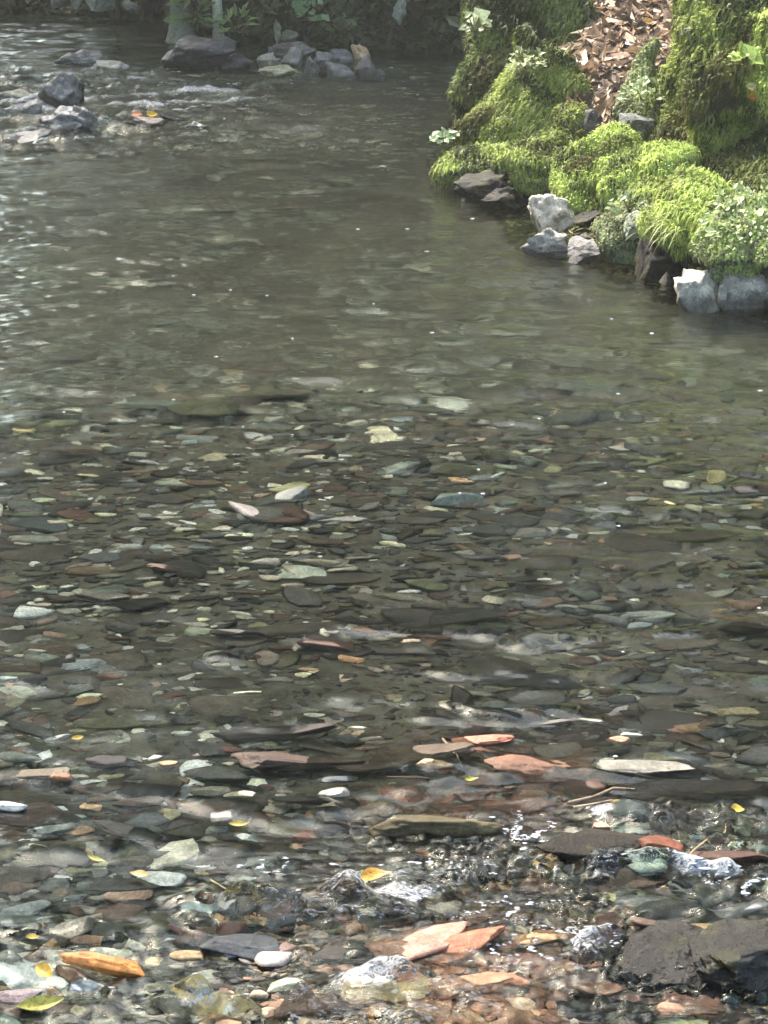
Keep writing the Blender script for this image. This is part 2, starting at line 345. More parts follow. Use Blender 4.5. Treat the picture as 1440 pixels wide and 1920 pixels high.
# hand placed: px, py, w, h, colour, label, z (None = on the bed), landmark phrase
HAND = [
 ('rock_slab', 195, 1806, 152, 52, (0.85, 0.34, 0.09), 'bright orange rock slab at the water edge near the bottom', 0.020, 'the bright orange slab'),
 ('rock_slab', 815, 1548, 232, 92, (0.15, 0.125, 0.065), 'broad olive brown slab with ochre top behind the main ripples', -0.004, 'the olive brown slab'),
 ('rock_slab', 560, 1430, 235, 62, (0.13, 0.085, 0.065), 'long reddish brown slab with dark shaded front', -0.012, 'the reddish brown slab'),
 ('rock_slab', 510, 1375, 230, 58, (0.06, 0.042, 0.036), 'dark chocolate brown slab behind the reddish brown slab', -0.03, 'the chocolate brown slab'),
 ('rock_slab', 700, 1440, 150, 34, (0.11, 0.07, 0.055), 'low brown rock beside the reddish brown slab', -0.015, None),
 ('rock', 1010, 1440, 190, 70, (0.28, 0.15, 0.10), 'wide rusty tan rock with pale front edge', 0.0, 'the rusty tan rock'),
 ('rock', 905, 1385, 110, 30, (0.42, 0.17, 0.11), 'flat brick red stone at the top of the rusty patch', 0.004, 'the brick red stone'),
 ('rock', 790, 1415, 190, 70, (0.14, 0.10, 0.07), 'brown cracked rock behind the peach coloured stone', -0.010, 'the brown cracked rock'),
 ('stone', 815, 1437, 66, 34, (0.62, 0.42, 0.27), 'peach coloured oval stone resting on brown rock', 0.006, 'the peach oval stone'),
 ('rock', 1200, 1438, 190, 46, (0.30, 0.29, 0.25), 'jagged pale grey rock with a frilled lower edge', 0.004, 'the jagged pale rock'),
 ('rock', 1300, 1480, 300, 60, (0.065, 0.045, 0.038), 'long dark brown rock under the jagged pale rock', -0.02, 'the long dark brown rock'),
 ('rock', 1135, 1592, 240, 100, (0.03, 0.024, 0.016), 'big dark rounded rock sticking up among the ripples', 0.002, 'the big dark rounded rock'),
 ('rock', 1240, 1588, 80, 50, (0.32, 0.12, 0.07), 'rust orange wedge leaning on the dark rounded rock', 0.008, 'the rust orange wedge'),
 ('rock', 1360, 1605, 170, 40, (0.13, 0.07, 0.05), 'long red brown ledge at the riffle on the stream edge', 0.004, None),
 ('stone', 1128, 1550, 34, 20, (0.55, 0.30, 0.22), 'small salmon pink stone on the white ripples', 0.008, None),
 ('stone', 565, 1500, 105, 36, (0.035, 0.033, 0.032), 'flat black stone below the blue grey slate', -0.008, 'the flat black stone'),
 ('stone', 625, 1488, 58, 28, (0.32, 0.30, 0.25), 'beige rounded stone touching the flat black stone', 0.002, 'the beige rounded stone'),
 ('rock', 625, 1462, 90, 34, (0.16, 0.18, 0.19), 'blue grey slate with stepped edge', -0.002, 'the blue grey slate'),
 ('stone', 395, 1486, 72, 34, (0.33, 0.31, 0.25), 'pale triangular stone beside the cream oval one', -0.008, 'the pale triangular stone'),
 ('stone', 448, 1490, 60, 21, (0.66, 0.60, 0.45), 'bright cream oval stone among grey pebbles', -0.006, 'the bright cream oval stone'),
 ('stone', 420, 1530, 48, 33, (0.42, 0.37, 0.34), 'round pinkish grey stone above the yellow leaf', -0.006, 'the round pinkish stone'),
 ('stone', 462, 1570, 46, 26, (0.24, 0.27, 0.25), 'pale green grey wedge stone in front of the yellow leaf', -0.008, None),
 ('rock', 278, 1486, 110, 44, (0.035, 0.036, 0.036), 'black rounded rock with smooth shoulders', -0.006, 'the black rounded rock'),
 ('rock_slab', 60, 1456, 150, 34, (0.24, 0.20, 0.15), 'long tan slab with a rusty end', 0.002, 'the long tan slab'),
 ('stone', 115, 1458, 40, 20, (0.30, 0.15, 0.085), 'rusty block set against the end of the tan slab', 0.008, None),
 ('rock', 60, 1500, 180, 50, (0.10, 0.085, 0.05), 'mossy olive brown rock in front of the long tan slab', -0.02, None),
 ('rock', 215, 1430, 100, 36, (0.07, 0.062, 0.066), 'purplish dark grey rock behind the tan slab', -0.004, None),
 ('stone', 108, 1386, 50, 17, (0.26, 0.27, 0.25), 'smooth light grey oval pebble left of the yellow chip', -0.004, 'the smooth grey oval pebble'),
 ('stone', 590, 1342, 38, 17, CR, 'bright cream wedge pebble on dark brown rock', -0.008, 'the cream wedge pebble'),
 ('stone', 669, 1364, 36, 15, (0.7, 0.64, 0.48), 'bright cream oval pebble at the end of a grey slate', -0.008, 'the cream oval pebble'),
 ('stone', 695, 1384, 40, 14, (0.36, 0.32, 0.25), 'beige oval pebble in front of the cream oval pebble', -0.01, None),
 ('rock', 640, 1382, 70, 20, (0.15, 0.17, 0.175), 'grey blue slate lying beside the cream oval pebble', -0.012, None),
 ('stone', 341, 1375, 38, 14, WH, 'white half moon pebble on dark rock', -0.006, 'the white half moon pebble'),
 ('stone', 292, 1420, 26, 20, (0.62, 0.57, 0.45), 'small cream egg shaped pebble beside an orange one', 0.0, None),
 ('stone', 316, 1432, 34, 16, (0.55, 0.31, 0.15), 'small orange pebble leaning on the cream egg pebble', 0.0, 'the small orange pebble'),
 ('stone', 348, 992, 36, 16, (0.85, 0.82, 0.68), 'bright white notched pebble in the dark middle of the stream', -0.01, 'the bright white notched pebble'),
 ('stone', 377, 1027, 50, 19, (0.20, 0.235, 0.26), 'blue grey oval pebble in front of the white notched one', -0.01, 'the blue grey oval pebble'),
 ('stone', 165, 890, 40, 9, (0.75, 0.70, 0.42), 'yellowish white sliver pebble', -0.01, 'the yellowish white sliver'),
 ('stone', 170, 872, 32, 11, (0.42, 0.42, 0.36), 'pale grey pebble behind the yellowish white sliver', -0.01, None),
 ('stone', 265, 883, 70, 13, (0.26, 0.17, 0.12), 'long brown flat stone', -0.02, 'the long brown flat stone'),
 ('rock', 130, 843, 120, 16, (0.20, 0.13, 0.10), 'very long reddish stone under smooth water', -0.05, 'the very long reddish stone'),
 ('stone', 683, 1184, 52, 16, (0.30, 0.12, 0.075), 'rusty orange stone amid dark gravel', -0.01, 'the rusty orange stone'),
 ('stone', 578, 1254, 36, 14, (0.52, 0.34, 0.20), 'apricot pebble in the dark band of the stream', -0.01, 'the apricot pebble'),
 ('stone', 744, 1120, 88, 34, (0.24, 0.23, 0.17), 'pale greenish rock in the middle of the stream', -0.03, 'the pale greenish rock'),
 ('rock', 440, 1185, 90, 26, (0.10, 0.09, 0.088), 'smooth grey slab in the middle of the stream', -0.01, None),
 ('rock', 320, 1065, 90, 34, (0.17, 0.105, 0.08), 'reddish brown rock near the blue grey pebble', -0.02, 'the reddish rock'),
 ('rock', 480, 1112, 90, 20, (0.20, 0.13, 0.10), 'pinkish brown flat stone', -0.015, None),
 ('rock', 860, 1155, 180, 50, (0.045, 0.040, 0.035), 'very dark oval boulder below the surface', -0.04, 'the very dark oval boulder'),
 ('rock', 985, 1085, 80, 26, (0.04, 0.038, 0.035), 'dark egg shaped stone carrying a white chip', -0.03, 'the dark egg shaped stone'),
 ('stone', 1021, 1087, 26, 12, WH, 'white chip of stone on the dark egg shaped one', -0.012, 'the white chip'),
 ('rock', 1395, 1175, 100, 48, (0.045, 0.033, 0.028), 'dark brown boulder with an ochre top at the stream side', -0.04, 'the dark boulder with ochre top'),
 ('rock', 1368, 1158, 80, 16, (0.30, 0.20, 0.10), 'ochre flat stone lying behind the dark brown boulder', -0.03, None),
 ('rock', 1000, 1275, 190, 44, (0.035, 0.036, 0.034), 'long black slab in the dark band of the stream', -0.03, 'the long black slab'),
 ('rock', 1375, 1335, 90, 44, (0.40, 0.33, 0.20), 'ochre yellow rock under clear water by the dark channel', -0.04, 'the ochre yellow rock'),
 ('rock', 1410, 1360, 70, 34, (0.26, 0.23, 0.16), 'beige rock in front of the ochre yellow one', -0.04, None),
 ('stone', 1160, 1388, 46, 24, (0.42, 0.25, 0.17), 'pinkish tan block stone above the jagged pale rock', -0.004, 'the pinkish tan block'),
 ('stone', 1184, 1377, 38, 10, (0.55, 0.55, 0.47), 'flat pale pebble beside the pinkish tan block', -0.002, None),
 ('rock', 1030, 1356, 90, 20, (0.22, 0.20, 0.17), 'long grey bar of stone above the brick red stone', -0.006, 'the long grey bar'),
 ('stone', 1110, 1352, 44, 10, (0.36, 0.33, 0.26), 'thin beige flat stone stacked behind the tan block', 0.0, None),
 ('rock', 960, 1328, 110, 14, (0.20, 0.215, 0.21), 'thin blue grey slate bar', -0.014, None),
 ('rock', 450, 1765, 150, 70, (0.12, 0.135, 0.15), 'blue grey rock under the fast water at the bottom', -0.010, 'the blue grey underwater rock'),
 ('rock', 860, 1770, 180, 80, (0.46, 0.20, 0.12), 'red pink rock under the fast shallow water', -0.004, 'the red pink rock'),
 ('rock', 870, 1850, 230, 70, (0.50, 0.26, 0.16), 'wide salmon coloured rock awash at the very bottom', -0.004, 'the wide salmon rock'),
 ('rock', 720, 1860, 150, 60, (0.62, 0.46, 0.24), 'ochre and cream rock beside the salmon rock', 0.0, None),
 ('rock', 590, 1890, 170, 60, (0.34, 0.20, 0.15), 'flat pinkish brown rock at the bottom edge', -0.002, None),
 ('rock', 400, 1880, 150, 60, (0.55, 0.42, 0.22), 'yellow ochre pebbly rock at the bottom edge', -0.014, None),
 ('rock', 640, 1790, 110, 50, (0.10, 0.09, 0.08), 'dark grey rock in the foaming water', -0.006, None),
 ('rock', 1225, 1735, 80, 26, (0.22, 0.13, 0.085), 'brown smooth stone lying on the large dark mossy rock', 0.04, None),
 ('rock', 1130, 1890, 300, 60, (0.05, 0.045, 0.038), 'wide black rock under dark water at the bottom edge', -0.02, None),
 ('rock', 1290, 1890, 130, 26, (0.36, 0.22, 0.15), 'pinkish tan slab lying in dark water at the bottom edge', -0.002, None),
 ('stone', 350, 1790, 60, 30, (0.50, 0.36, 0.2), 'tan stone at the end of the bright orange slab', -0.002, None),
 ('stone', 165, 1760, 60, 24, (0.45, 0.27, 0.18), 'pinkish brown stone behind the bright orange slab', 0.0, None),
 ('stone', 160, 1850, 66, 36, (0.42, 0.47, 0.55), 'pale blue grey stone in front of the bright orange slab', 0.004, None),
 ('stone', 30, 1865, 90, 40, (0.45, 0.36, 0.36), 'pinkish white rock in the bottom corner', 0.0, None),
 ('stone', 70, 1760, 60, 26, (0.20, 0.20, 0.19), 'light grey stone near the small yellow leaf', 0.0, None),
 ('rock', 30, 1640, 120, 50, (0.14, 0.115, 0.085), 'broad brown stone under still water near the edge', -0.02, 'the broad brown stone'),
 ('rock', 230, 1660, 130, 40, (0.10, 0.10, 0.085), 'grey flat rock under still water in front of the yellow leaf', -0.02, None),
 ('rock', 330, 1720, 130, 44, (0.17, 0.15, 0.115), 'tan grey rock with a cream rim under shallow water', -0.015, 'the tan grey rock'),
 ('rock', 240, 1560, 130, 44, (0.05, 0.053, 0.045), 'dark green grey rock with wet glints', 0.0, 'the dark rock with glints'),
 ('stone', 20, 1512, 60, 26, (0.50, 0.52, 0.50), 'pale wedge stone at the edge below the olive rock', 0.004, None),
 ('rock', 385, 765, 120, 50, (0.20, 0.20, 0.12), 'pale yellow green mottled rock deep in the pool', -0.10, 'the mottled green rock'),
 ('rock', 530, 735, 110, 30, (0.20, 0.185, 0.13), 'smooth tan flat rock deep in the pool', -0.12, 'the tan flat rock in the pool'),
 ('rock', 1350, 857, 90, 22, (0.30, 0.20, 0.12), 'orange brown stone deep in the pool', -0.15, 'the orange brown pool stone'),
 ('rock', 1045, 880, 180, 44, (0.05, 0.052, 0.042), 'dark boulder deep in the pool', -0.12, None),
 ('rock', 395, 380, 90, 16, (0.26, 0.21, 0.14), 'tan stone seen through the far pool', -0.12, None),
 ('rock', 550, 388, 80, 14, (0.26, 0.18, 0.13), 'pinkish stone seen through the far pool', -0.12, None),
]
for nm, px, py, w, h, c, lb, z, lm in HAND:
    put_stone('stone' if nm == 'stone' else nm, px, py, w, h, c, lb, Z=z, lm=lm, n=5 if w > 80 else 4, planes=14 if w > 80 else 8, lo=0.5,
              kind='bed', cat='rock' if nm != 'stone' else 'stone', thick=None)

def lump(px, py, w, h, zc, col, label, seed, deep=0.8):
    q = P(px, py, zc); s = mpp(q); v, f = rock(6, (w * s, w * s * deep, h * s * 1.15), seed, 7, 0.4, 0.5, 0.95, 0.07, 0.85)
    v = v + 0.006 * np.stack([vnoise(v * 22 + 3, 1), vnoise(v * 22 + 31, 2), vnoise(v * 22 + 71, 3)], 1)
    c = np.array(col)[None] * (1 + 0.5 * vnoise(v * 18, 7))[:, None]; m = 0.8 * sm(0.45, 0.9, fbm(v * 14, 3, seed) + 7 * v[:, 2] - 0.1)[:, None]; c = c * (1 - m) + np.array([0.035, 0.036, 0.010]) * m
    o = link('rock', mesh('rock', v, [f], np.clip(c, 0.004, 1)), M_SLICK, loc=q); tag(o, label, 'rock'); ALL.append((o, px, py, w * s, tuple(col)))
lump(1225, 1812, 240, 95, -0.012, (0.011, 0.010, 0.008), 'large dark mossy rock sticking out of the fast water', 11)
lump(1410, 1818, 230, 135, -0.002, (0.009, 0.009, 0.007), 'black wet rock with yellow green moss on its top', 12)
LM += [(1215, 1790, 'the large dark mossy rock'), (1400, 1800, 'the black mossy rock')]

# random bed stones
def size_at(y, g, n):
    s = np.exp(g.normal(np.log(0.027), 0.55, n)); return s * (1 + 0.10 * np.clip(y - 5, 0, 12))
def colours(x, y, g):
    n = len(x); u = g.uniform(size=n); reg = n2(x, y, 1.6, 61, 2); c = np.zeros((n, 3))
    base = np.array([DG, MG, LG, CR, BR, RB, BL, OL, (0.40, 0.26, 0.15)])
    left = 1 - sm(-0.3, 0.2, x - 0.05 * (y - 5)); warm = (1 - sm(4.3, 5.2, y))
    pr = np.stack([0.26 - 0.08 * left, 0.25 + 0 * x, 0.10 + 0.08 * left, 0.02 + 0.11 * left, 0.20 - 0.1 * left + 0.1 * (reg > 0.1), 0.018 + 0.05 * warm, 0.06 + 0 * x, 0.12 + 0 * x, 0.010 + 0.05 * warm], 1)
    pr = pr / pr.sum(1, keepdims=True); k = (np.cumsum(pr, 1) < u[:, None]).sum(1).clip(0, 8)
    c = base[k] * np.exp(g.normal(-0.10, 0.52, (n, 1))) * (1 + g.normal(0, 0.05, (n, 3)))
    pool = sm(7.0, 9.5, y)[:, None]; olive = np.array([0.165, 0.175, 0.135])
    c = c * (1 - 0.8 * pool) + olive * 0.8 * pool
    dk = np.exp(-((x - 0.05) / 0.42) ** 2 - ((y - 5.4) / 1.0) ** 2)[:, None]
    pk = 1.25 * np.exp(-((x - 0.12) / 0.25) ** 2 - ((y - 3.95) / 0.28) ** 2)[:, None]; c = c * (1 - 0.7 * pk) + 0.7 * pk * np.array([0.42, 0.20, 0.13]) * np.exp(g.normal(0, 0.3, (n, 1)))
    oc = np.exp(-((x + 0.08) / 0.25) ** 2 - ((y - 3.72) / 0.16) ** 2)[:, None]; c = c * (1 - 0.75 * oc) + 0.75 * oc * np.array([0.60, 0.44, 0.24]) * np.exp(g.normal(0, 0.35, (n, 1)))  # pink and ochre zones also paint in the warm sunlit bottom
    ru = 0.75 * np.exp(-((x - 0.20) / 0.26) ** 2 - ((y - 4.85) / 0.28) ** 2)[:, None]; c = c * (1 - ru) + ru * np.array([0.20, 0.095, 0.062]) * np.exp(g.normal(0, 0.45, (n, 1)))
    c = c * (1.22 + 0.3 * sm(4.35, 3.95, y)[:, None]) * (1 - 0.6 * dk * np.array([0.85, 1, 1.05])) ; return np.clip(c, 0.012, 0.9), k  # near stones brightened in colour for the sun patch there
gx, gy = [], []
y = 3.45
while y < 17.2:
    step = 0.024 * (1 + 0.10 * max(y - 5, 0)) * (1.0 if y < 9 else 1.35)
    hw = 0.19 * y + 0.15
    n = int(2 * hw / (step * 1.25)); gx.append(rng.uniform(-hw, hw, n)); gy.append(np.full(n, y) + rng.normal(0, step, n)); y += step
gx = np.concatenate(gx); gy = np.concatenate(gy)
ok = (bank_in(gx, gy) < 0.0) & (hill_in(gx, gy) < 0); gx, gy = gx[ok], gy[ok]
ex = rng.uniform(size=(2, 2600)); ex_y = 3.5 + 1.3 * ex[1]; ex_x = (ex[0] * 2 - 1) * (0.19 * ex_y + 0.1); gx = np.concatenate([gx, ex_x]); gy = np.concatenate([gy, ex_y])
sz = size_at(gy, rng, len(gx)); sz = np.clip(sz * (1 + 0.45 * n2(gx, gy, 2.2, 66, 2)), 0.011, 0.19)
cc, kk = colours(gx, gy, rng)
asp = rng.uniform(0.4, 0.8, len(gx)); th = rng.uniform(0.20, 0.46, len(gx))
gz = -depth(gx, gy) + rng.uniform(-0.2, 0.55, len(gx)) * sz * th + 0.003
gz -= sz * th * (0.75 * sm(4.2, 4.8, gy) * sm(-0.1, 0.5, n2(gx, gy, 3.5, 68, 2)) + 0.5 * sm(7.5, 9.5, gy)); rz = rng.normal(0, 0.5, len(gx))
big = rng.uniform(size=len(gx)) < 0.012 * (gy > 4.5) * (gy < 9); sz[big] = rng.uniform(0.10, 0.22, big.sum()); th[big] = rng.uniform(0.12, 0.2, big.sum()); cc[big] = np.array([0.075, 0.062, 0.050]) * rng.uniform(0.5, 1.6, (big.sum(), 1)); kk[big] = 4; gz[big] -= 0.006
# the largest in view become things of their own
app = sz / np.hypot(gy, gx)
fd = lambda x, y, z: ((x / y) * 0, 0)
def topx(x, y, z):            # where it shows (ignoring refraction)
    rel = np.stack([x, y, z - CAM_H], 1); fw = rel @ np.array([0, CP, -SP]); up = rel @ np.array([0, SP, CP])
    return 720 + F * x / fw, 960 - F * up / fw
sx, sy_ = topx(gx, gy, gz * 0.75)
inv = (sx > 20) & (sx < 1420) & (sy_ > 560) & (sy_ < 1900)
# keep clear of hand placed stones
for o, px, py, w_, c_ in ALL:
    s = w_ / mpp(np.array(o.location)); inv &= ~((np.abs(sx - px) < s * 0.5) & (np.abs(sy_ - py) < s * 0.22))
order = np.argsort(-app * inv)
NI = 205
ind = set()
cellu = {}
for i in order:
    if not inv[i]: continue
    key = (int(sx[i] // 60), int(sy_[i] // 36))
    if cellu.get(key): continue
    cellu[key] = 1; ind.add(int(i))
    if len(ind) >= NI: break
CN = ['dark grey', 'grey', 'light grey', 'cream', 'brown', 'reddish', 'blue grey', 'olive grey', 'tan']
INDS = []
for i in sorted(ind):
    s = sz[i]; v, f = rock(4, (s * 1.3, s * 1.2 * asp[i], s * th[i]), 1000 + i, 11, lo=0.42, box=(0.6, 0.85, 1.0)[i % 3])
    v = v @ (rotx(rng.normal(0, 0.12)) @ roty(rng.normal(0, 0.1)) @ rotz(rz[i])).T
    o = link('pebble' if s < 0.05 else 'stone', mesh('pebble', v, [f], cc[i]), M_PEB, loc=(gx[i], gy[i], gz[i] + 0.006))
    INDS.append((o, sx[i], sy_[i], s, CN[kk[i]], asp[i]))
rest = np.array([i not in ind for i in range(len(gx))])
def merge(idx, n, name, label, mat_, nvar=48, seed0=0):
    idx = np.where(idx)[0]; Vs, Fs = [], None
    var = [rock(n, (1, 1, 1), seed0 + k, 7 + k % 7, rough=0.22, lo=0.38, fine=0.02, box=(0.55, 0.8, 1.0)[k % 3]) for k in range(nvar)]
    f = var[0][1]; nv = len(var[0][0]); base = np.stack([a[0] for a in var])
    v = base[rng.integers(0, nvar, len(idx))]
    v = v * np.stack([sz[idx] * 1.3, sz[idx] * 1.2 * asp[idx], sz[idx] * th[idx]], 1)[:, None, :]
    a = rz[idx]; ca, sa = np.cos(a)[:, None], np.sin(a)[:, None]
    x, y, z = v[..., 0] * ca - v[..., 1] * sa, v[..., 0] * sa + v[..., 1] * ca, v[..., 2]
    tx, ty = rng.normal(0, 0.15, (len(idx), 1)), rng.normal(0, 0.15, (len(idx), 1)); z = z + x * tx + y * ty
    v = np.stack([x + gx[idx][:, None], y + gy[idx][:, None], z + gz[idx][:, None]], 2).reshape(-1, 3)
    ff = (f[None] + (np.arange(len(idx)) * nv)[:, None, None]).reshape(-1, 3)
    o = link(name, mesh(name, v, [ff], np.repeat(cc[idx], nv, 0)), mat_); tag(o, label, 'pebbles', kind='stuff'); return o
merge(rest & (gy < 5.6), 3, 'pebbles', 'countless small pebbles covering the near streambed', M_PEB)
merge(rest & (gy >= 5.6), 2, 'pebbles', 'countless pebbles covering the far streambed and the pool floor', M_PEB, seed0=100)

# ------------------------------------------------------------------ moss, boulders and bank
def strands(V, Fc, count, L, Wd, seed, colf, down=True, lean=0.5, thr=-0.35, patch=None, fall=(0, 0, -1.0)):
    """short drooping strands over the surface V, Fc -> verts, faces, colours"""
    g = np.random.default_rng(seed); a, b, c = V[Fc[:, 0]], V[Fc[:, 1]], V[Fc[:, 2]]
    cr = np.cross(b - a, c - a); ar = np.linalg.norm(cr, axis=1) / 2; nn = cr / (2 * ar[:, None] + 1e-12)
    w = ar * (nn[:, 2] > thr); w /= w.sum(); k = g.choice(len(Fc), count, p=w)
    u, v = g.uniform(size=count), g.uniform(size=count); m = u + v > 1; u[m], v[m] = 1 - u[m], 1 - v[m]
    p = a[k] + u[:, None] * (b - a)[k] + v[:, None] * (c - a)[k]; n = nn[k]
    if patch is not None:
        ok = patch(p, n, g); p, n = p[ok], n[ok]; count = len(p)
    d = np.array(fall)[None, :] - n * (n @ np.array(fall))[:, None]; d += g.normal(0, lean, (count, 3)); d -= n * (d * n).sum(1)[:, None] * 0.8
    d /= np.linalg.norm(d, axis=1)[:, None] + 1e-9
    s = np.cross(d, n); s /= np.linalg.norm(s, axis=1)[:, None] + 1e-9
    l = L * g.uniform(0.5, 1.4, count)[:, None]; wd = Wd * g.uniform(0.6, 1.4, count)[:, None]
    lift = g.uniform(0.15, 0.6, count)[:, None]
    p0 = p - n * 0.004; p1 = p + d * l * 0.5 + n * l * lift; p2 = p + d * l + n * l * (lift * 0.6) + np.array([0, 0, -0.25]) * l
    Vv = np.stack([p0 - s * wd * 0.5, p0 + s * wd * 0.5, p1 - s * wd * 0.5, p1 + s * wd * 0.5, p2], 1).reshape(-1, 3)
    i = np.arange(count) * 5
    q = np.stack([i, i + 1, i + 3, i + 2], 1); t = np.stack([i + 2, i + 3, i + 4], 1)
    return Vv, [q, t], np.repeat(colf(p, n, g), 5, 0)
def moss_col(bright=1.0, pale=0.0, tone=(0.22, 0.29, 0.045)):
    dark = np.array([0.055, 0.070, 0.030]); mid = np.array(tone) * 0.95 + 0.015; hi = np.array(tone) * 1.6 + 0.06; pl = np.array([0.44, 0.47, 0.30])
    def f(p, n, g):
        q = n2(p[:, 0] + p[:, 2], p[:, 1] - p[:, 2], 7.0, 71, 3); t = np.clip(0.5 + 0.85 * q + g.normal(0, 0.27, len(p)), 0, 1)[:, None]
        c = np.where(t < 0.5, dark + (mid - dark) * t * 2, mid + (hi - mid) * (t - 0.5) * 2) * bright
        br = sm(0.35, 0.6, n2(p[:, 0] - p[:, 2], p[:, 1] + p[:, 2], 4.0, 75, 3))[:, None] * 0.6; c = c * (1 - br) + br * np.array([0.11, 0.085, 0.045]); pm = (g.uniform(size=len(p)) < pale)[:, None]; c = np.where(pm, pl * g.uniform(0.6, 1.1, (len(p), 1)), c); return np.clip(c, 0, 0.8)
    return f
def boulder(name, x0, y0, x1, y1, Y, deep, label, seed, nstr=9000, L=0.05, Wd=0.010, bright=1.0, pale=0.05, tone=(0.22, 0.29, 0.045), col=(0.10, 0.10, 0.085), cov=0.9, sink=0.0, lean=0.5, fall=(0, 0, -1), planes=10, prof=None, cat='mossy boulder'):
    c = Q((x0 + x1) / 2, (y0 + y1) / 2, Y); s = mpp(c); w, h = (x1 - x0) * s, (y1 - y0) * s
    t = Empty = bpy.data.objects.new(name, None); COL.objects.link(t); base = c - np.array([0, 0, h / 2]); t.location = base
    tag(t, label, cat)
    v, f = rock(5, (w, deep, h + sink), seed, planes, rough=0.22, lo=0.5)
    v[:, 2] += h / 2 - sink / 2
    if prof is not None: v = prof(v, w, deep, h)
    v = v + np.stack([0.09 * vnoise(v * 3.5 + 3 + seed, 1) + 0.04 * vnoise(v * 9 + 3, 1), 0.05 * vnoise(v * 9 + 31, 2), 0.05 * vnoise(v * 4 + 71 + seed, 3) + 0.03 * vnoise(v * 11 + 71, 3)], 1) * min(1, w / 0.5)
    cv = np.repeat(np.array(col)[None], len(v), 0) * (1 + 0.3 * vnoise(v * 12, 5))[:, None]
    link('rock_body', mesh('rock_body', v, [f], np.clip(cv, 0, 1)), M_DRY, t)
    def patch(p, n, g):
        q = n2(p[:, 0] * 1.0 + p[:, 2], p[:, 1] + p[:, 2] * 0.7, 5.0, seed % 60, 3); return (q * 0.5 + 0.5 + 0.35 * n[:, 2]) > (1 - cov) * 1.0 + g.normal(0, 0.08, len(p))
    if nstr:
        nstr = int(nstr * 2.1); L = L * 0.68; Wd = Wd * 0.72; lean = lean * 0.75
        sv, sf, sc = strands(v, f, nstr, L, Wd, seed, moss_col(bright, pale, tone), lean=lean, patch=patch, fall=fall)
        link('moss', mesh('moss', sv, sf, sc, smooth=False), M_MOSS, t)
    return t
def cone(v, w, d, h):     # taper towards the top
    k = np.clip(v[:, 2] / h, 0, 1)[:, None]; v = v.copy(); v[:, :2] *= (1 - 0.85 * k ** 0.85); return v
YG = (0.25, 0.325, 0.075)  # yellow green tone that paints the highlights of the lit moss cushions
boulder('mossy_boulder', 866, -90, 1150, 330, 13.7, 1.3, 'tall dark green moss covered rock face behind the pointed boulder', 301, 15000, 0.075, 0.016, 0.9, 0.05, (0.20, 0.26, 0.07), sink=0.1, fall=(-0.5, 0, -1), planes=6)
boulder('mossy_boulder', 790, 55, 1215, 350, 12.5, 1.0, 'pointed mossy boulder with a pyramid shaped peak beside the leaf litter', 302, 17000, 0.06, 0.012, 0.95, 0.10, (0.24, 0.30, 0.07), sink=0.08, prof=cone, fall=(-0.8, 0, -1), planes=4)
boulder('mossy_boulder', 812, 262, 1190, 352, 12.2, 0.6, 'low mossy ledge overhanging the dark water', 303, 11000, 0.05, 0.012, 1.15, 0.14, (0.24, 0.31, 0.07), sink=-0.02)
boulder('mossy_boulder', 1035, 240, 1185, 400, 11.2, 0.5, 'bright yellow green moss hump at the foot of the litter gully', 304, 9000, 0.05, 0.009, 1.4, 0.05, YG, lean=0.35)
boulder('mossy_boulder', 1140, 275, 1310, 455, 10.65, 0.5, 'bright moss cushion sloping to a dark hollow', 305, 10000, 0.055, 0.009, 1.3, 0.05, YG, lean=0.35, fall=(0.5, 0, -1))
boulder('mossy_boulder', 1238, 335, 1385, 520, 9.85, 0.5, 'bright moss mound with drooping grass above the standing stones', 306, 11000, 0.07, 0.008, 1.4, 0.08, YG, lean=0.3, fall=(-0.5, 0, -1))
boulder('mossy_boulder', 1320, 372, 1540, 558, 9.55, 0.6, 'rock cushion covered in small pale green leaves', 307, 12000, 0.035, 0.016, 1.2, 0.45, (0.26, 0.36, 0.10), lean=0.9)
boulder('mossy_boulder', 1130, 92, 1275, 300, 11.75, 0.6, 'pale green wedge shaped rock between the litter and the big mound', 308, 5000, 0.04, 0.012, 1.05, 0.45, (0.22, 0.28, 0.12), col=(0.30, 0.31, 0.27), cov=0.65, prof=cone)
boulder('mossy_boulder', 1268, -120, 1620, 375, 11.1, 1.3, 'big mossy mound rising out of the top of the bank', 309, 24000, 0.08, 0.012, 1.1, 0.05, (0.22, 0.28, 0.06), fall=(-0.4, 0, -1))
boulder('mossy_boulder', 1370, 20, 1600, 210, 10.55, 0.5, 'bright upper moss cushion on the big mound', 310, 9000, 0.06, 0.009, 1.4, 0.04, YG, lean=0.3)
boulder('mossy_boulder', 1360, 250, 1620, 420, 10.4, 0.5, 'olive moss hump in painted shade below the big mound', 311, 9000, 0.06, 0.010, 0.8, 0.05, (0.20, 0.24, 0.06))
boulder('mossy_boulder', 1120, 375, 1260, 500, 10.4, 0.35, 'grey green lichen covered rock under the moss cushion', 312, 3000, 0.03, 0.012, 0.9, 0.4, (0.2, 0.26, 0.12), col=(0.14, 0.15, 0.12), cov=0.6)

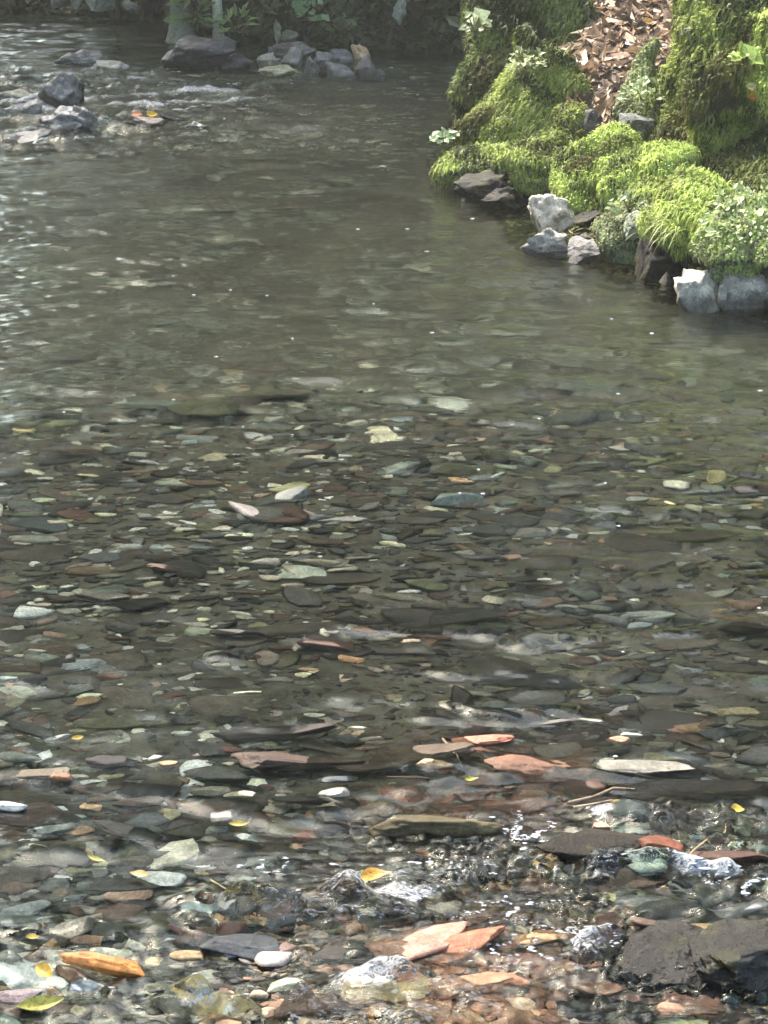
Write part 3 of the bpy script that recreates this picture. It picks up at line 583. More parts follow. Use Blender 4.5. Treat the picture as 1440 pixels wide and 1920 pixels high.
# moss, twigs and litter over the open bank soil
g = np.random.default_rng(55); n = 60000; x = g.uniform(0.2, 4.2, n); y = g.uniform(8.5, 17, n); ok = bank_in(x, y) > -0.02; x, y = x[ok], y[ok]
p = np.stack([x, y, ground(x, y)], 1); 
def carpet_col(p, g):
    c = moss_col(0.8, 0.06, (0.24, 0.28, 0.09))(p, p, g); m = g.uniform(size=len(p)) < np.where(n2(p[:, 0], p[:, 1], 2.5, 91, 2) > 0.15, 0.6, 0.12)
    c[m] = np.array([0.26, 0.17, 0.12]) * g.uniform(0.4, 1.8, (m.sum(), 1)); return np.clip(c, 0, 0.8)
def cards0(p, n, L, Wd, colf, seed):
    g = np.random.default_rng(seed); c = len(p); d = g.normal(size=(c, 3)) + [0, -0.6, -0.1]; d[:, 2] *= 0.5; d /= np.linalg.norm(d, axis=1)[:, None]
    s_ = np.cross(d, n + g.normal(0, 0.3, (c, 3))); s_ /= np.linalg.norm(s_, axis=1)[:, None]; u = np.cross(s_, d)
    l = (L * g.uniform(0.6, 1.4, c))[:, None]; w = (Wd * g.uniform(0.6, 1.3, c))[:, None]; p = p + n * g.uniform(0, 0.03, (c, 1))
    V = np.stack([p - d * l / 2, p - s_ * w / 2 + u * w * .3, p + d * l / 2, p + s_ * w / 2 + u * w * .3], 1).reshape(-1, 3); i = np.arange(c) * 4
    return V, [np.concatenate([np.stack([i, i + 1, i + 2], 1), np.stack([i, i + 2, i + 3], 1)])], np.repeat(colf(p, g), 4, 0)
V, Fc, c = cards0(p, np.tile([0.0, -0.2, 0.97], (len(p), 1)), 0.06, 0.018, carpet_col, 6)
tag(link('moss_carpet', mesh('moss_carpet', V, Fc, c, False), M_MOSS), 'moss and scattered litter covering the soil between the boulders', 'moss', kind='stuff')

boulder('mossy_boulder', 1035, 200, 1120, 345, 12.0, 0.4, 'olive moss slope running down from the lower end of the leaf litter', 313, 8000, 0.06, 0.011, 1.0, 0.08, (0.24, 0.30, 0.07), fall=(0.6, 0, -1))
boulder('mossy_boulder', 1215, 225, 1370, 400, 11.15, 0.6, 'dark mossy face between the wedge rock and the bright mound', 314, 9000, 0.06, 0.011, 0.6, 0.06, (0.20, 0.26, 0.07))
boulder('mossy_boulder', 1180, 330, 1300, 470, 10.45, 0.4, 'bright moss fold filling the slope between cushion and mound', 315, 8000, 0.055, 0.010, 1.25, 0.06, YG, fall=(-0.3, 0, -1))
boulder('mossy_boulder', 940, 255, 1120, 372, 11.75, 0.4, 'mossy shoulder above the whitish rock', 316, 7000, 0.05, 0.011, 1.1, 0.12, (0.25, 0.32, 0.07))
def bank_stone(x0, y0, x1, y1, Y, label, col, seed, planes=12, m=None, cat='rock', deep=None, name='bank_rock', lo=0.5, n=5):
    c = Q((x0 + x1) / 2, (y0 + y1) / 2, Y); s = mpp(c); w, h = (x1 - x0) * s, (y1 - y0) * s
    v, f = rock(n, (w, deep or w * 0.8, h), seed, planes, rough=0.5, lo=0.42, fine=0.09, box=0.9)
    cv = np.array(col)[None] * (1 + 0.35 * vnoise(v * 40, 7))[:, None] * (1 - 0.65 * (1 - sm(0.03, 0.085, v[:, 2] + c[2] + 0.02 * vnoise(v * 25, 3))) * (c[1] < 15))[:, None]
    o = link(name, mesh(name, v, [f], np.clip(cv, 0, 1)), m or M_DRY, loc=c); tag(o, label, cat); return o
bank_stone(990, 362, 1078, 450, 10.6, 'upright whitish rock in the dark recess under the moss ledge', (0.72, 0.68, 0.60), 401, m=M_EDGE)
bank_stone(975, 425, 1068, 492, 10.4, 'low pale grey rock at the waterline below the whitish rock', (0.52, 0.51, 0.49), 402, m=M_EDGE)
bank_stone(1064, 446, 1124, 500, 10.25, 'small mottled grey stone at the waterline beside the whitish rock', (0.30, 0.29, 0.29), 403, m=M_EDGE)
bank_stone(1075, 440, 1112, 468, 10.42, 'dark pitted stone behind the small mottled stone', (0.09, 0.085, 0.085), 404)
bank_stone(1262, 505, 1350, 618, 9.42, 'tall greenish white stone standing in the water', (0.66, 0.66, 0.58), 405, m=M_EDGE)
bank_stone(1345, 480, 1440, 620, 9.42, 'tall cracked grey white stone at the water edge', (0.62, 0.60, 0.55), 406, m=M_EDGE)
bank_stone(1428, 520, 1500, 600, 9.4, 'pale cream stone cut by the edge of the picture', (0.55, 0.52, 0.42), 407)
bank_stone(1236, 510, 1262, 546, 9.85, 'small cream stone beside the dark gap under the moss', (0.55, 0.52, 0.43), 408, n=4)
bank_stone(1345, 532, 1362, 575, 9.35, 'narrow pale pebble wedged between the two tall stones', (0.5, 0.5, 0.45), 409, n=4)
bank_stone(1170, 395, 1215, 455, 10.2, 'long pale slanting stone below the moss cushion', (0.35, 0.40, 0.32), 410)
bank_stone(1160, 215, 1225, 285, 11.5, 'bluish grey rock showing under the moss beside the gully', (0.17, 0.19, 0.19), 411)
bank_stone(1090, 205, 1135, 260, 11.9, 'dark grey rock at the lower end of the leaf litter', (0.10, 0.10, 0.105), 412)
bank_stone(850, 315, 1010, 400, 11.75, 'rock painted dark as shade under the low mossy ledge', (0.025, 0.024, 0.020), 413, m=M_DARK)  # rocks put in near black to paint the recess shade under the moss
bank_stone(1050, 390, 1180, 470, 11.0, 'rock coloured as shade in the hollow behind the whitish rock', (0.02, 0.018, 0.016), 414, m=M_DARK)
bank_stone(1190, 440, 1290, 560, 10.0, 'rock painted black as shade in the gap beside the standing stones', (0.02, 0.019, 0.018), 415, m=M_DARK)
bank_stone(1240, 520, 1450, 590, 9.75, 'rock painted dark as recess shade behind the standing stones', (0.02, 0.02, 0.018), 416, m=M_DARK)
bank_stone(825, 300, 900, 352, 12.2, 'rock darkened as shade at the water tip of the mossy ledge', (0.03, 0.03, 0.025), 423, m=M_DARK)
bank_stone(900, 350, 975, 405, 11.5, 'second rock painted as undercut shade nearer the whitish rock', (0.03, 0.028, 0.025), 424, m=M_DARK)
bank_stone(1245, 10, 1290, 45, 13.9, 'pale lichen spotted stone at the top of the leaf litter', (0.42, 0.46, 0.34), 419, n=4)

# ------------------------------------------------------------------ leaves
def leaf_mesh(length, width, seed, curl=0.25, lobes=0):
    g = np.random.default_rng(seed); n = 9; t = np.linspace(0, 1, n)
    wv = np.sin(np.pi * t ** 0.85) * width / 2
    if lobes: wv = wv * (1 + 0.35 * np.sin(t * math.pi * lobes * 2))
    up = g.normal(0, curl * 0.5) ; tw = g.normal(0, 0.4)
    V, Fc = [], []
    for k in range(n):
        x = (t[k] - 0.5) * length; zc = curl * length * (t[k] - 0.5) ** 2 + up * length * t[k] * 0.3
        for j, s in enumerate((-1, -0.5, 0, 0.5, 1)):
            V.append((x, s * wv[k], zc + abs(s) * wv[k] * curl * 1.2 + s * wv[k] * tw * (t[k] - 0.5)))
    for k in range(n - 1):
        for j in range(4): a = k * 5 + j; Fc.append((a, a + 1, a + 6, a + 5))
    return np.array(V), np.array(Fc)
def leaf(px, py, Z, Lg, Wd, col, label, seed, ang=0.0, tilt=0.0, Y=None, name='fallen_leaf', cat='leaf', group=None, curl=0.25, lobes=0):
    p = Q(px, py, Y) if Y else P(px, py, Z); v, f = leaf_mesh(Lg * 0.9, Wd * 0.9, seed, curl * 1.9, lobes)
    v = v @ (rotz(ang) @ rotx(tilt)).T
    v2 = v.copy(); v2[:, 2] -= 0.0008; n = len(v)
    o = link(name, mesh(name, v, [f], np.array(col)[None] * np.array([[0.88, 0.82, 0.85]]) * (1 + 0.3 * vnoise(v * 90, seed))[:, None]), M_LEAF, loc=p); tag(o, label, cat, group); return o
YL = (0.78, 0.50, 0.06)
leaf(285, 216, 0.075, 0.075, 0.05, (0.85, 0.62, 0.05), 'bright yellow leaf on the flat stone in the far riffle', 1, 0.2, 0.7)
leaf(258, 216, 0.07, 0.075, 0.05, (0.72, 0.26, 0.12), 'orange leaf beside the bright yellow leaf in the far riffle', 2, -0.4, 0.5)
leaf(705, 1650, 0.008, 0.075, 0.045, (0.80, 0.50, 0.10), 'orange yellow leaf riding on the white ripples', 3, 0.1, 0.1)
leaf(448, 1546, 0.004, 0.05, 0.02, (0.72, 0.62, 0.18), 'pale yellow leaf curled beside the round pinkish stone', 4, 0.2, 0.3)
leaf(182, 1612, 0.003, 0.05, 0.014, (0.60, 0.60, 0.16), 'narrow yellow green leaf under the still water', 5, -0.5, 0.2)
leaf(262, 1643, 0.003, 0.05, 0.025, (0.62, 0.52, 0.22), 'tan yellow leaf lying by the grey flat rock', 6, -0.4, 0.2)
leaf(1160, 1508, 0.004, 0.045, 0.022, (0.78, 0.60, 0.12), 'yellow leaf wedged below the brown twig', 7, -0.1, 0.2)
leaf(1383, 1518, 0.006, 0.035, 0.028, (0.85, 0.68, 0.12), 'square yellow leaf scrap among dark stones', 8, 0.1, 0.3)
leaf(61, 1758, 0.006, 0.03, 0.018, (0.80, 0.66, 0.15), 'small yellow leaf in the bottom corner gravel', 9, 0.2, 0.2)
leaf(85, 1822, 0.02, 0.06, 0.03, (0.85, 0.62, 0.12), 'curled yellow leaf in front of the orange slab', 10, -0.9, 0.6)
leaf(75, 1885, 0.02, 0.10, 0.035, (0.70, 0.72, 0.16), 'long yellow green leaf in the bottom corner', 11, 0.35, 0.5)
leaf(145, 1385, 0.004, 0.035, 0.018, (0.72, 0.56, 0.12), 'yellow chip of leaf beside the grey oval pebble', 12, 0.6, 0.3)
leaf(885, 1463, 0.006, 0.035, 0.012, (0.66, 0.72, 0.12), 'thin lime yellow leaf in front of the rusty tan rock', 13, 0.05, 0.3)
leaf(745, 1315, 0.002, 0.03, 0.012, (0.62, 0.62, 0.35), 'slanting pale leaf on the dark slab', 14, 0.7, 0.3)
leaf(1256, 944, 0.002, 0.045, 0.016, (0.78, 0.68, 0.30), 'slanting pale yellow leaf floating on the pool', 15, -0.5, 0.05)
leaf(1214, 41, 0, 0.09, 0.05, (0.78, 0.52, 0.16), 'yellow leaf lying in the leaf litter gully', 16, 0.6, 0.8, Y=13.0)
leaf(1148, 258, 0, 0.06, 0.05, (0.75, 0.58, 0.38), 'round pale leaf in the dark hole under the litter', 17, 0.4, 0.9, Y=11.7)
leaf(1412, 182, 0, 0.07, 0.04, (0.70, 0.34, 0.10), 'orange leaf caught in the big moss mound', 18, 0.4, 1.0, Y=10.4)
leaf(1410, 163, 0, 0.06, 0.04, (0.62, 0.62, 0.30), 'pale leaf just above the orange leaf in the moss', 19, 0.1, 1.0, Y=10.4)

def cards(p, n, L, Wd, colf, seed, name, m, spread=0.6):
    """many small bent leaf quads around points p with facing n"""
    g = np.random.default_rng(seed); c = len(p); d = g.normal(size=(c, 3)); d -= n * (d * n).sum(1)[:, None] * (1 - spread); d /= np.linalg.norm(d, axis=1)[:, None]
    s = np.cross(d, n + g.normal(0, 0.3, (c, 3))); s /= np.linalg.norm(s, axis=1)[:, None] + 1e-9; u = np.cross(s, d)
    q_ = np.exp(g.normal(-0.1, 0.35, c)); l = (L * q_)[:, None]; w = (Wd * q_ * g.uniform(0.6, 1.3, c))[:, None]
    a = p - d * l / 2; b = p + d * l / 2; m1 = p - s * w / 2 + u * w * 0.2; m2 = p + s * w / 2 + u * w * 0.2
    V = np.stack([a, m1, b, m2], 1).reshape(-1, 3); i = np.arange(c) * 4
    F_ = np.concatenate([np.stack([i, i + 1, i + 2], 1), np.stack([i, i + 2, i + 3], 1)])
    return V, [F_], np.repeat(colf(p, g), 4, 0)
# litter in the gully
g = np.random.default_rng(77); pts = []
for k in range(2600):
    t = g.uniform(); py = -30 + 320 * t
    cxp = np.interp(py, [-30, 60, 120, 155, 200, 230, 290], [1235, 1205, 1145, 1105, 1118, 1128, 1150]); hwp = np.interp(py, [-30, 60, 120, 155, 200, 240, 290], [105, 95, 115, 95, 45, 30, 16]) * (1 + 0.2 * math.sin(py * 0.13))
    px = cxp + g.uniform(-1, 1) * hwp; Y = 11.75 + 1.9 * (1 - t) ; q = Q(px, py, Y)
    pts.append(q + np.array([0, 0, g.uniform(0, 0.02)]))
pts = np.array(pts)
def lit(p, g):
    base = np.array([(0.15, 0.10, 0.065), (0.36, 0.25, 0.16), (0.68, 0.53, 0.38), (0.05, 0.032, 0.024), (0.50, 0.36, 0.24)])
    return base[g.choice(5, len(p), p=[.25, .25, .14, .24, .12])] * g.uniform(0.8, 1.2, (len(p), 1))
V, Fc, c = cards(pts, np.tile(np.array([0, -0.45, 0.9]), (len(pts), 1)), 0.10, 0.042, lit, 5, 'leaf_litter', M_LEAF, 0.45)
tag(link('leaf_litter', mesh('leaf_litter', V, Fc, c, False), M_LEAF), 'dry brown and pinkish fallen leaves filling the gully between the mossy boulders', 'leaf litter', kind='stuff')
# soil bed under the litter: part of the ground
V = []; 
for j in range(24):
    py = -60 + 360 * j / 23; t = (py + 30) / 320
    cxp = np.interp(py, [-30, 60, 120, 155, 200, 230, 290], [1235, 1205, 1145, 1105, 1118, 1128, 1150])
    hwp = np.interp(py, [-30, 60, 120, 155, 200, 240, 290], [105, 95, 115, 95, 45, 30, 10])
    for i in range(17): V.append(Q(cxp + (i - 8) / 8 * hwp, py, 11.75 + 1.9 * (1 - t)) - np.array([0, 0, 0.012 + 0.004 * (i - 8) ** 2]))
i = np.arange(24 * 17).reshape(24, 17); tag(link('gully_soil', mesh('gully_soil', np.array(V), [np.stack([i[:-1, :-1].ravel(), i[:-1, 1:].ravel(), i[1:, 1:].ravel(), i[1:, :-1].ravel()], 1)]), M_SOIL), 'dark soil under the leaf litter', 'soil', kind='structure')

# grass tuft drooping over the water, small plants
def tuft(name, base, count, L, label, seed, dirx=-1, col=(0.45, 0.55, 0.18), cat='grass tuft', Wd=0.005):
    g = np.random.default_rng(seed); Vs, Fs, k = [], [], 0
    for b in range(count):
        p = np.array(base) * 0 + g.normal(0, 0.035, 3); d = np.array([dirx * g.uniform(0.1, 1), g.uniform(-0.8, 0.2), g.uniform(0.2, 1.0)]); d /= np.linalg.norm(d)
        l = L * g.uniform(0.5, 1.2); s = np.cross(d, [0, 0, 1.0]); s /= np.linalg.norm(s)
        for j in range(6):
            w = Wd * (1 - j / 5.2); Vs += [p - s * w / 2, p + s * w / 2]
            if j: Fs.append((k - 2, k - 1, k + 1, k))
            k += 2; p = p + d * l / 5; d = d + np.array([0, 0, -0.42]); d /= np.linalg.norm(d)
    V = np.array(Vs); o = link(name, mesh(name, V, [np.array(Fs)], np.array(col)[None] * g.uniform(0.7, 1.3, (len(V), 1))), M_LEAF, loc=base); tag(o, label, cat); return o
tuft('grass_tuft', Q(1262, 425, 9.62), 46, 0.17, 'thin pale grass drooping from the bright moss mound over the water', 1)
tuft('grass_tuft', Q(1300, 390, 9.7), 40, 0.14, 'short grass blades on top of the bright moss mound', 2, 0.6)
tuft('grass_tuft', Q(1045, 90, 12.3), 14, 0.13, 'few thin stems arching beside the pointed boulder', 3, 1)
tuft('grass_tuft', Q(1210, 190, 11.4), 20, 0.14, 'fine stems spreading over the pale wedge rock', 4, -0.3)
def plant(name, base, count, rad, L, Wd, col, label, seed, cat='plant', hgt=0.5, stem=True):
    g = np.random.default_rng(seed); t = bpy.data.objects.new(name, None); COL.objects.link(t); t.location = base; tag(t, label, cat)
    p = g.normal(0, 1, (count, 3)); p /= np.linalg.norm(p, axis=1)[:, None]; p *= rad * g.uniform(0.3, 1, (count, 1)) ** 0.6; p[:, 2] = np.abs(p[:, 2]) * hgt / 0.5 + 0.01
    n = np.tile([0, -0.5, 0.85], (count, 1)) + g.normal(0, 0.3, (count, 3)); n /= np.linalg.norm(n, axis=1)[:, None]
    V, Fc, c = cards(p, n, L, Wd, lambda p, g: np.array(col)[None] * g.uniform(0.6, 1.3, (len(p), 1)), seed, name, M_LEAF, 0.35)
    link('foliage', mesh('foliage', V, Fc, c, False), M_LEAF, t)
    Vs, Fs, k = [], [], 0
    for q in p[:: max(1, count // 12)]:
        for j in range(4):
            pp = q * (j / 3.0); w = 0.004; Vs += [pp - [w, 0, 0], pp + [w, 0, 0]]
            if j: Fs.append((k - 2, k - 1, k + 1, k))
            k += 2
    link('stems', mesh('stems', np.array(Vs), [np.array(Fs)], np.array((0.12, 0.13, 0.05))), M_LEAF, t); return t
plant('ivy_plant', Q(832, 268, 12.35), 30, 0.07, 0.05, 0.045, (0.38, 0.50, 0.30), 'pale round leaves at the water tip of the mossy ledge', 11, 'ivy')
plant('ivy_plant', Q(890, 60, 13.0), 16, 0.10, 0.06, 0.055, (0.36, 0.44, 0.26), 'grey green round leaves on the edge of the tall rock face', 12, 'ivy')
plant('ivy_plant', Q(985, 130, 12.2), 60, 0.12, 0.028, 0.022, (0.48, 0.55, 0.30), 'pale leaves creeping near the peak of the pointed boulder', 13, 'ivy')
plant('ivy_plant', Q(1205, 195, 11.45), 70, 0.13, 0.032, 0.026, (0.40, 0.50, 0.28), 'pale lobed ivy leaves on the wedge rock', 14, 'ivy')
plant('ivy_plant', Q(1395, 120, 10.35), 16, 0.06, 0.055, 0.05, (0.45, 0.60, 0.16), 'lime green leaves on the big mound above the orange leaf', 15, 'ivy')
plant('ivy_plant', Q(1410, 445, 9.45), 420, 0.22, 0.028, 0.018, (0.48, 0.58, 0.30), 'dense mat of small pale leaves spilling over the standing stones', 16, 'ivy')
plant('ivy_plant', Q(1180, 400, 10.15), 80, 0.10, 0.028, 0.018, (0.34, 0.42, 0.22), 'small green leaves hanging into the hollow', 17, 'ivy')

# ------------------------------------------------------------------ far riffle rocks
def up(px, py, w, h, col, label, Y=None, seed=None, planes=12, **k):
    """rock standing on the water: w x h pixels, py = its waterline"""
    q = P(px, py); s = mpp(q); v, f = rock(5 if w > 70 else 4, (w * s, w * s * 0.75, h * s + 0.05), seed or int(px * 3 + py), planes, 0.4, 0.35, 0.9, 0.10)
    cv = np.array(col)[None] * (1 + 0.3 * vnoise(v * 30, 7))[:, None]
    o = link('rock', mesh('rock', v, [f], np.clip(cv, 0, 1)), k.get('m', M_WET), loc=(q[0], q[1], h * s / 2 - 0.025)); tag(o, label, 'rock'); return o
up(385, 128, 120, 58, (0.075, 0.078, 0.080), 'largest dark grey ridged rock in the far riffle', seed=5)
up(330, 126, 56, 34, (0.03, 0.03, 0.03), 'black rock against the largest ridged rock', seed=6)
up(440, 128, 70, 26, (0.10, 0.10, 0.10), 'low grey tail of rock beside the largest ridged rock', seed=7)
up(505, 135, 46, 26, (0.30, 0.30, 0.27), 'pale grey rock in the far row beside the yellowish stone', seed=8)
up(500, 118, 36, 18, (0.42, 0.42, 0.35), 'round pale stone behind the pale grey rock', seed=9)
up(548, 112, 90, 36, (0.17, 0.17, 0.15), 'flat topped grey block in the middle of the far row', seed=10)
up(545, 128, 50, 40, (0.26, 0.26, 0.24), 'light block leaning on the flat topped grey block', seed=11)
up(520, 140, 70, 18, (0.42, 0.41, 0.28), 'yellowish flat stone in front of the far row', seed=12)
up(586, 142, 34, 36, (0.28, 0.27, 0.26), 'upright rounded grey stone in the far row', seed=13)
up(640, 110, 44, 18, (0.18, 0.19, 0.19), 'blue grey round stone at the back of the far row', seed=14)
up(612, 122, 50, 26, (0.22, 0.22, 0.21), 'angular grey stone behind the upright rounded stone', seed=15)
up(640, 140, 60, 24, (0.20, 0.21, 0.20), 'flat grey stone in front of the blue grey round one', seed=16)
up(690, 148, 52, 46, (0.15, 0.14, 0.135), 'brown grey cone shaped stone at the end of the far row', seed=17)
up(676, 110, 36, 26, (0.62, 0.47, 0.28), 'cream tan stone at the top of the far row', seed=18)
up(610, 140, 34, 24, (0.03, 0.03, 0.028), 'black stone low in the far row', seed=19)
up(715, 150, 26, 20, (0.12, 0.115, 0.11), 'small dark stone at the tip of the far row', seed=20)
up(150, 118, 90, 24, (0.20, 0.20, 0.19), 'long low pale rock upstream of the ridged pile', seed=21)
up(210, 126, 70, 12, (0.30, 0.30, 0.28), 'thin whitish stone behind the white water', seed=22)
up(112, 200, 84, 60, (0.17, 0.175, 0.18), 'grey jagged rock on top of the rock pile in the white water', seed=23)
up(145, 190, 30, 40, (0.03, 0.03, 0.03), 'black rock at one side of the pile', seed=24)
up(125, 240, 110, 40, (0.19, 0.20, 0.21), 'smooth blue grey rock in front of the jagged pile', seed=25)
up(155, 242, 60, 44, (0.15, 0.16, 0.17), 'slanting grey rock against the smooth blue grey rock', seed=26)
up(60, 212, 40, 26, (0.36, 0.36, 0.34), 'small pale rock at the near end of the pile', seed=27)
up(25, 182, 60, 14, (0.34, 0.33, 0.25), 'pale yellowish flat rock beside the pile', seed=28)
up(270, 232, 76, 16, (0.20, 0.17, 0.14), 'flat brownish rock carrying the two bright leaves', seed=29)
up(322, 222, 50, 12, (0.02, 0.02, 0.02), 'low black stone beside the two bright leaves', seed=30)
up(370, 236, 50, 10, (0.40, 0.40, 0.37), 'flat white stone awash below the white water', seed=31)
up(50, 262, 90, 16, (0.14, 0.14, 0.14), 'wet grey rock just breaking the surface by the pile', seed=32)

# ------------------------------------------------------------------ far bank
def undergrowth():
    g = np.random.default_rng(9); n = 42000; x = g.uniform(-9, 6, n); yb = np.interp(x, [-8, -2.3, -1.72, -1.6, -0.6, 0.4, 1.2, 6], [20.6, 19.8, 19.6, 18.3, 17.95, 17.5, 17.1, 16])
    y = yb + g.exponential(1.6, n) - 0.3; z = ground(x, y); p = np.stack([x, y, z + g.uniform(0, 0.12, n)], 1)
    ok = (bank_in(x, y) < 1.0) & (hill_in(x, y) > -0.35) & (n2(x * 1.0, y + z, 2.4, 81, 3) > -0.45); p = p[ok]
    def cf(p, g):
        q = n2(p[:, 0], p[:, 1] + p[:, 2], 3.0, 82, 3)[:, None]; c = np.array([0.085, 0.10, 0.045]) * (1 + 0.9 * np.clip(q, -0.8, 1.5)) * g.uniform(0.5, 1.5, (len(p), 1))
        return np.clip(c, 0.004, 0.5)
    V, Fc, c = cards(p, np.tile([0, -0.6, 0.8], (len(p), 1)), 0.10, 0.05, cf, 3, 'undergrowth', M_LEAF, 0.9)
    tag(link('undergrowth', mesh('undergrowth', V, Fc, c, False), M_LEAF), 'dark mossy undergrowth covering the far bank', 'undergrowth', kind='stuff')
undergrowth()
def trunk(px, py, Y, wpx, hpx, col, label, seed, lean=0.05, name='tree'):
    b = Q(px, py, Y); s = mpp(b); w = wpx * s; h = max(hpx * s, 3.5); g = np.random.default_rng(seed); t = bpy.data.objects.new(name, None); COL.objects.link(t)
    b[2] -= 0.1; t.location = b; tag(t, label, 'tree')
    nr, ns = 26, 20; V = []
    for i in range(nr):
        k = i / (nr - 1); z = k * h; r = w / 2 * (1 - 0.45 * k) * (1 + 0.7 * math.exp(-z / 0.12)); ox = lean * z + 0.03 * math.sin(z * 2.3 + seed)
        for j in range(ns):
            a = 2 * math.pi * j / ns; rr = r * (1 + 0.10 * math.sin(3 * a + seed) * math.exp(-z) + g.normal(0, 0.02)); V.append((ox + rr * math.cos(a), rr * math.sin(a), z))
    Fq_ = [(i * ns + j, i * ns + (j + 1) % ns, (i + 1) * ns + (j + 1) % ns, (i + 1) * ns + j) for i in range(nr - 1) for j in range(ns)]
    V = np.array(V); cv = np.array(col)[None] * (1 + 0.45 * fbm(V * [9, 9, 3] + seed, 3, seed)[:, None]); link('trunk', mesh('trunk', V, [np.array(Fq_)], np.clip(cv, 0.01, 0.8)), M_WOOD, t)
    # crown, above the frame
    n = 2600; p = g.normal(0, 1, (n, 3)); p /= np.linalg.norm(p, axis=1)[:, None]; p *= g.uniform(0.4, 1, (n, 1)) ** 0.5 * np.array([1.6, 1.5, 1.7]); p[:, 2] += h + 0.6; p[:, 0] += lean * h
    ok = n2(p[:, 0] + p[:, 2], p[:, 1], 1.2, seed, 2) > -0.2; p = p[ok]
    V, Fc, c = cards(p, np.tile([0, -0.3, 0.9], (len(p), 1)), 0.22, 0.12, lambda p, g: np.array([0.06, 0.10, 0.03]) * g.uniform(0.5, 1.5, (len(p), 1)), seed, 'crown', M_LEAF, 0.8)
    link('crown', mesh('crown', V, Fc, c, False), M_LEAF, t); return t
trunk(331, 70, 18.15, 40, 900, (0.36, 0.42, 0.33), 'thick pale lichened trunk standing at the water edge of the far bank', 1, 0.02)
trunk(402, 72, 17.95, 18, 900, (0.45, 0.52, 0.42), 'thin pale trunk beside the leafy clump on the far bank', 2, 0.04)
trunk(222, 22, 19.2, 7, 600, (0.03, 0.03, 0.025), 'thin black stem rising from the water in front of the pale patch', 3, 0.0)
bank_stone(155, -40, 222, 20, 19.5, 'pale mint green rock at the far water edge', (0.50, 0.60, 0.50), 501)
bank_stone(228, 2, 262, 24, 19.3, 'grey green low rock beside the thin black stem', (0.26, 0.32, 0.28), 502, n=4)
bank_stone(130, -12, 158, 18, 19.5, 'pale mottled stone next to the mint green rock', (0.34, 0.38, 0.34), 503, n=4)
bank_stone(95, -12, 120, 16, 19.6, 'small pale stone at the far end of the opposite bank', (0.34, 0.36, 0.32), 504, n=4)
bank_stone(735, -5, 762, 46, 17.55, 'upright pale lichened stone in the dark far bank', (0.40, 0.45, 0.38), 505, n=4)
bank_stone(513, 36, 528, 84, 17.7, 'thin pale stump spike on the far bank', (0.34, 0.38, 0.26), 506, n=4, name='stump')
bank_stone(526, 56, 560, 86, 17.65, 'rounded olive stone beside the thin stump spike', (0.22, 0.24, 0.17), 507, n=4)
bank_stone(262, -40, 312, 26, 19.3, 'dark rock between the black stem and the thick pale trunk', (0.03, 0.035, 0.03), 508)
plant('leafy_plant', Q(440, 60, 17.85), 40, 0.20, 0.09, 0.035, (0.34, 0.46, 0.18), 'bright leafy plant next to the thin pale trunk', 31)
plant('leafy_plant', Q(368, 55, 18.05), 110, 0.20, 0.09, 0.04, (0.22, 0.30, 0.12), 'mottled green shrub between the two pale trunks', 32, hgt=1.0)
plant('leafy_plant', Q(578, 40, 17.75), 26, 0.16, 0.065, 0.06, (0.30, 0.48, 0.22), 'round bright leaves on the dark far bank', 33)
plant('leafy_plant', Q(640, 60, 17.6), 26, 0.14, 0.08, 0.06, (0.14, 0.20, 0.08), 'dull green plant low on the far bank', 34)

# ------------------------------------------------------------------ woods above and around (seen only in the water)
def woods():
    g = np.random.default_rng(19); P_ = []
    def blob(c, r, n): q = g.normal(0, 1, (n, 3)); q /= np.linalg.norm(q, axis=1)[:, None]; P_.append(np.array(c) + q * g.uniform(0.55, 1, (n, 1)) * np.array(r))
    for k in range(120):     # behind the far bank
        x = g.uniform(-17, 15); y = g.uniform(22.5, 30); zc = 2.5 + 15 * g.uniform() ** 1.3
        if -8.5 < x < -2.2 and zc < 5 or -9 < x < 6 and zc > 14.5: continue  # gaps opened so the water reflects brighter sky
        blob((x, y, zc), (2.4, 2.0, 1.9), 330)
    for k in range(46):      # right bank
        y = g.uniform(5, 24); blob((g.uniform(5, 8), y, g.uniform(2, 10)), (1.8, 2, 1.6), 340)
    for k in range(46):      # left bank
        y = g.uniform(2, 24); blob((g.uniform(-11, -8), y, g.uniform(1.5, 10)), (2, 2, 1.8), 340)
    for k in range(75):      # unseen canopy, added to cut sky light, open ahead over the stream
        x = g.uniform(-14, 14); y = g.uniform(-18, 8.5); blob((x, y, g.uniform(10, 14)), (2.4, 2.4, 1.2), 330)
    p = np.concatenate(P_)
    def cf(p, g): return np.array([0.125, 0.15, 0.11]) * g.uniform(0.3, 1.8, (len(p), 1))
    V, Fc, c = cards(p, np.tile([0, -0.3, 0.95], (len(p), 1)), 0.55, 0.32, cf, 4, 'woods', M_LEAF, 0.9)
    tag(link('woods', mesh('woods', V, Fc, c, False), M_LEAF), 'unseen leafy woodland around the stream, mirrored in the water, with canopy added for shade', 'woods', kind='stuff')
woods()

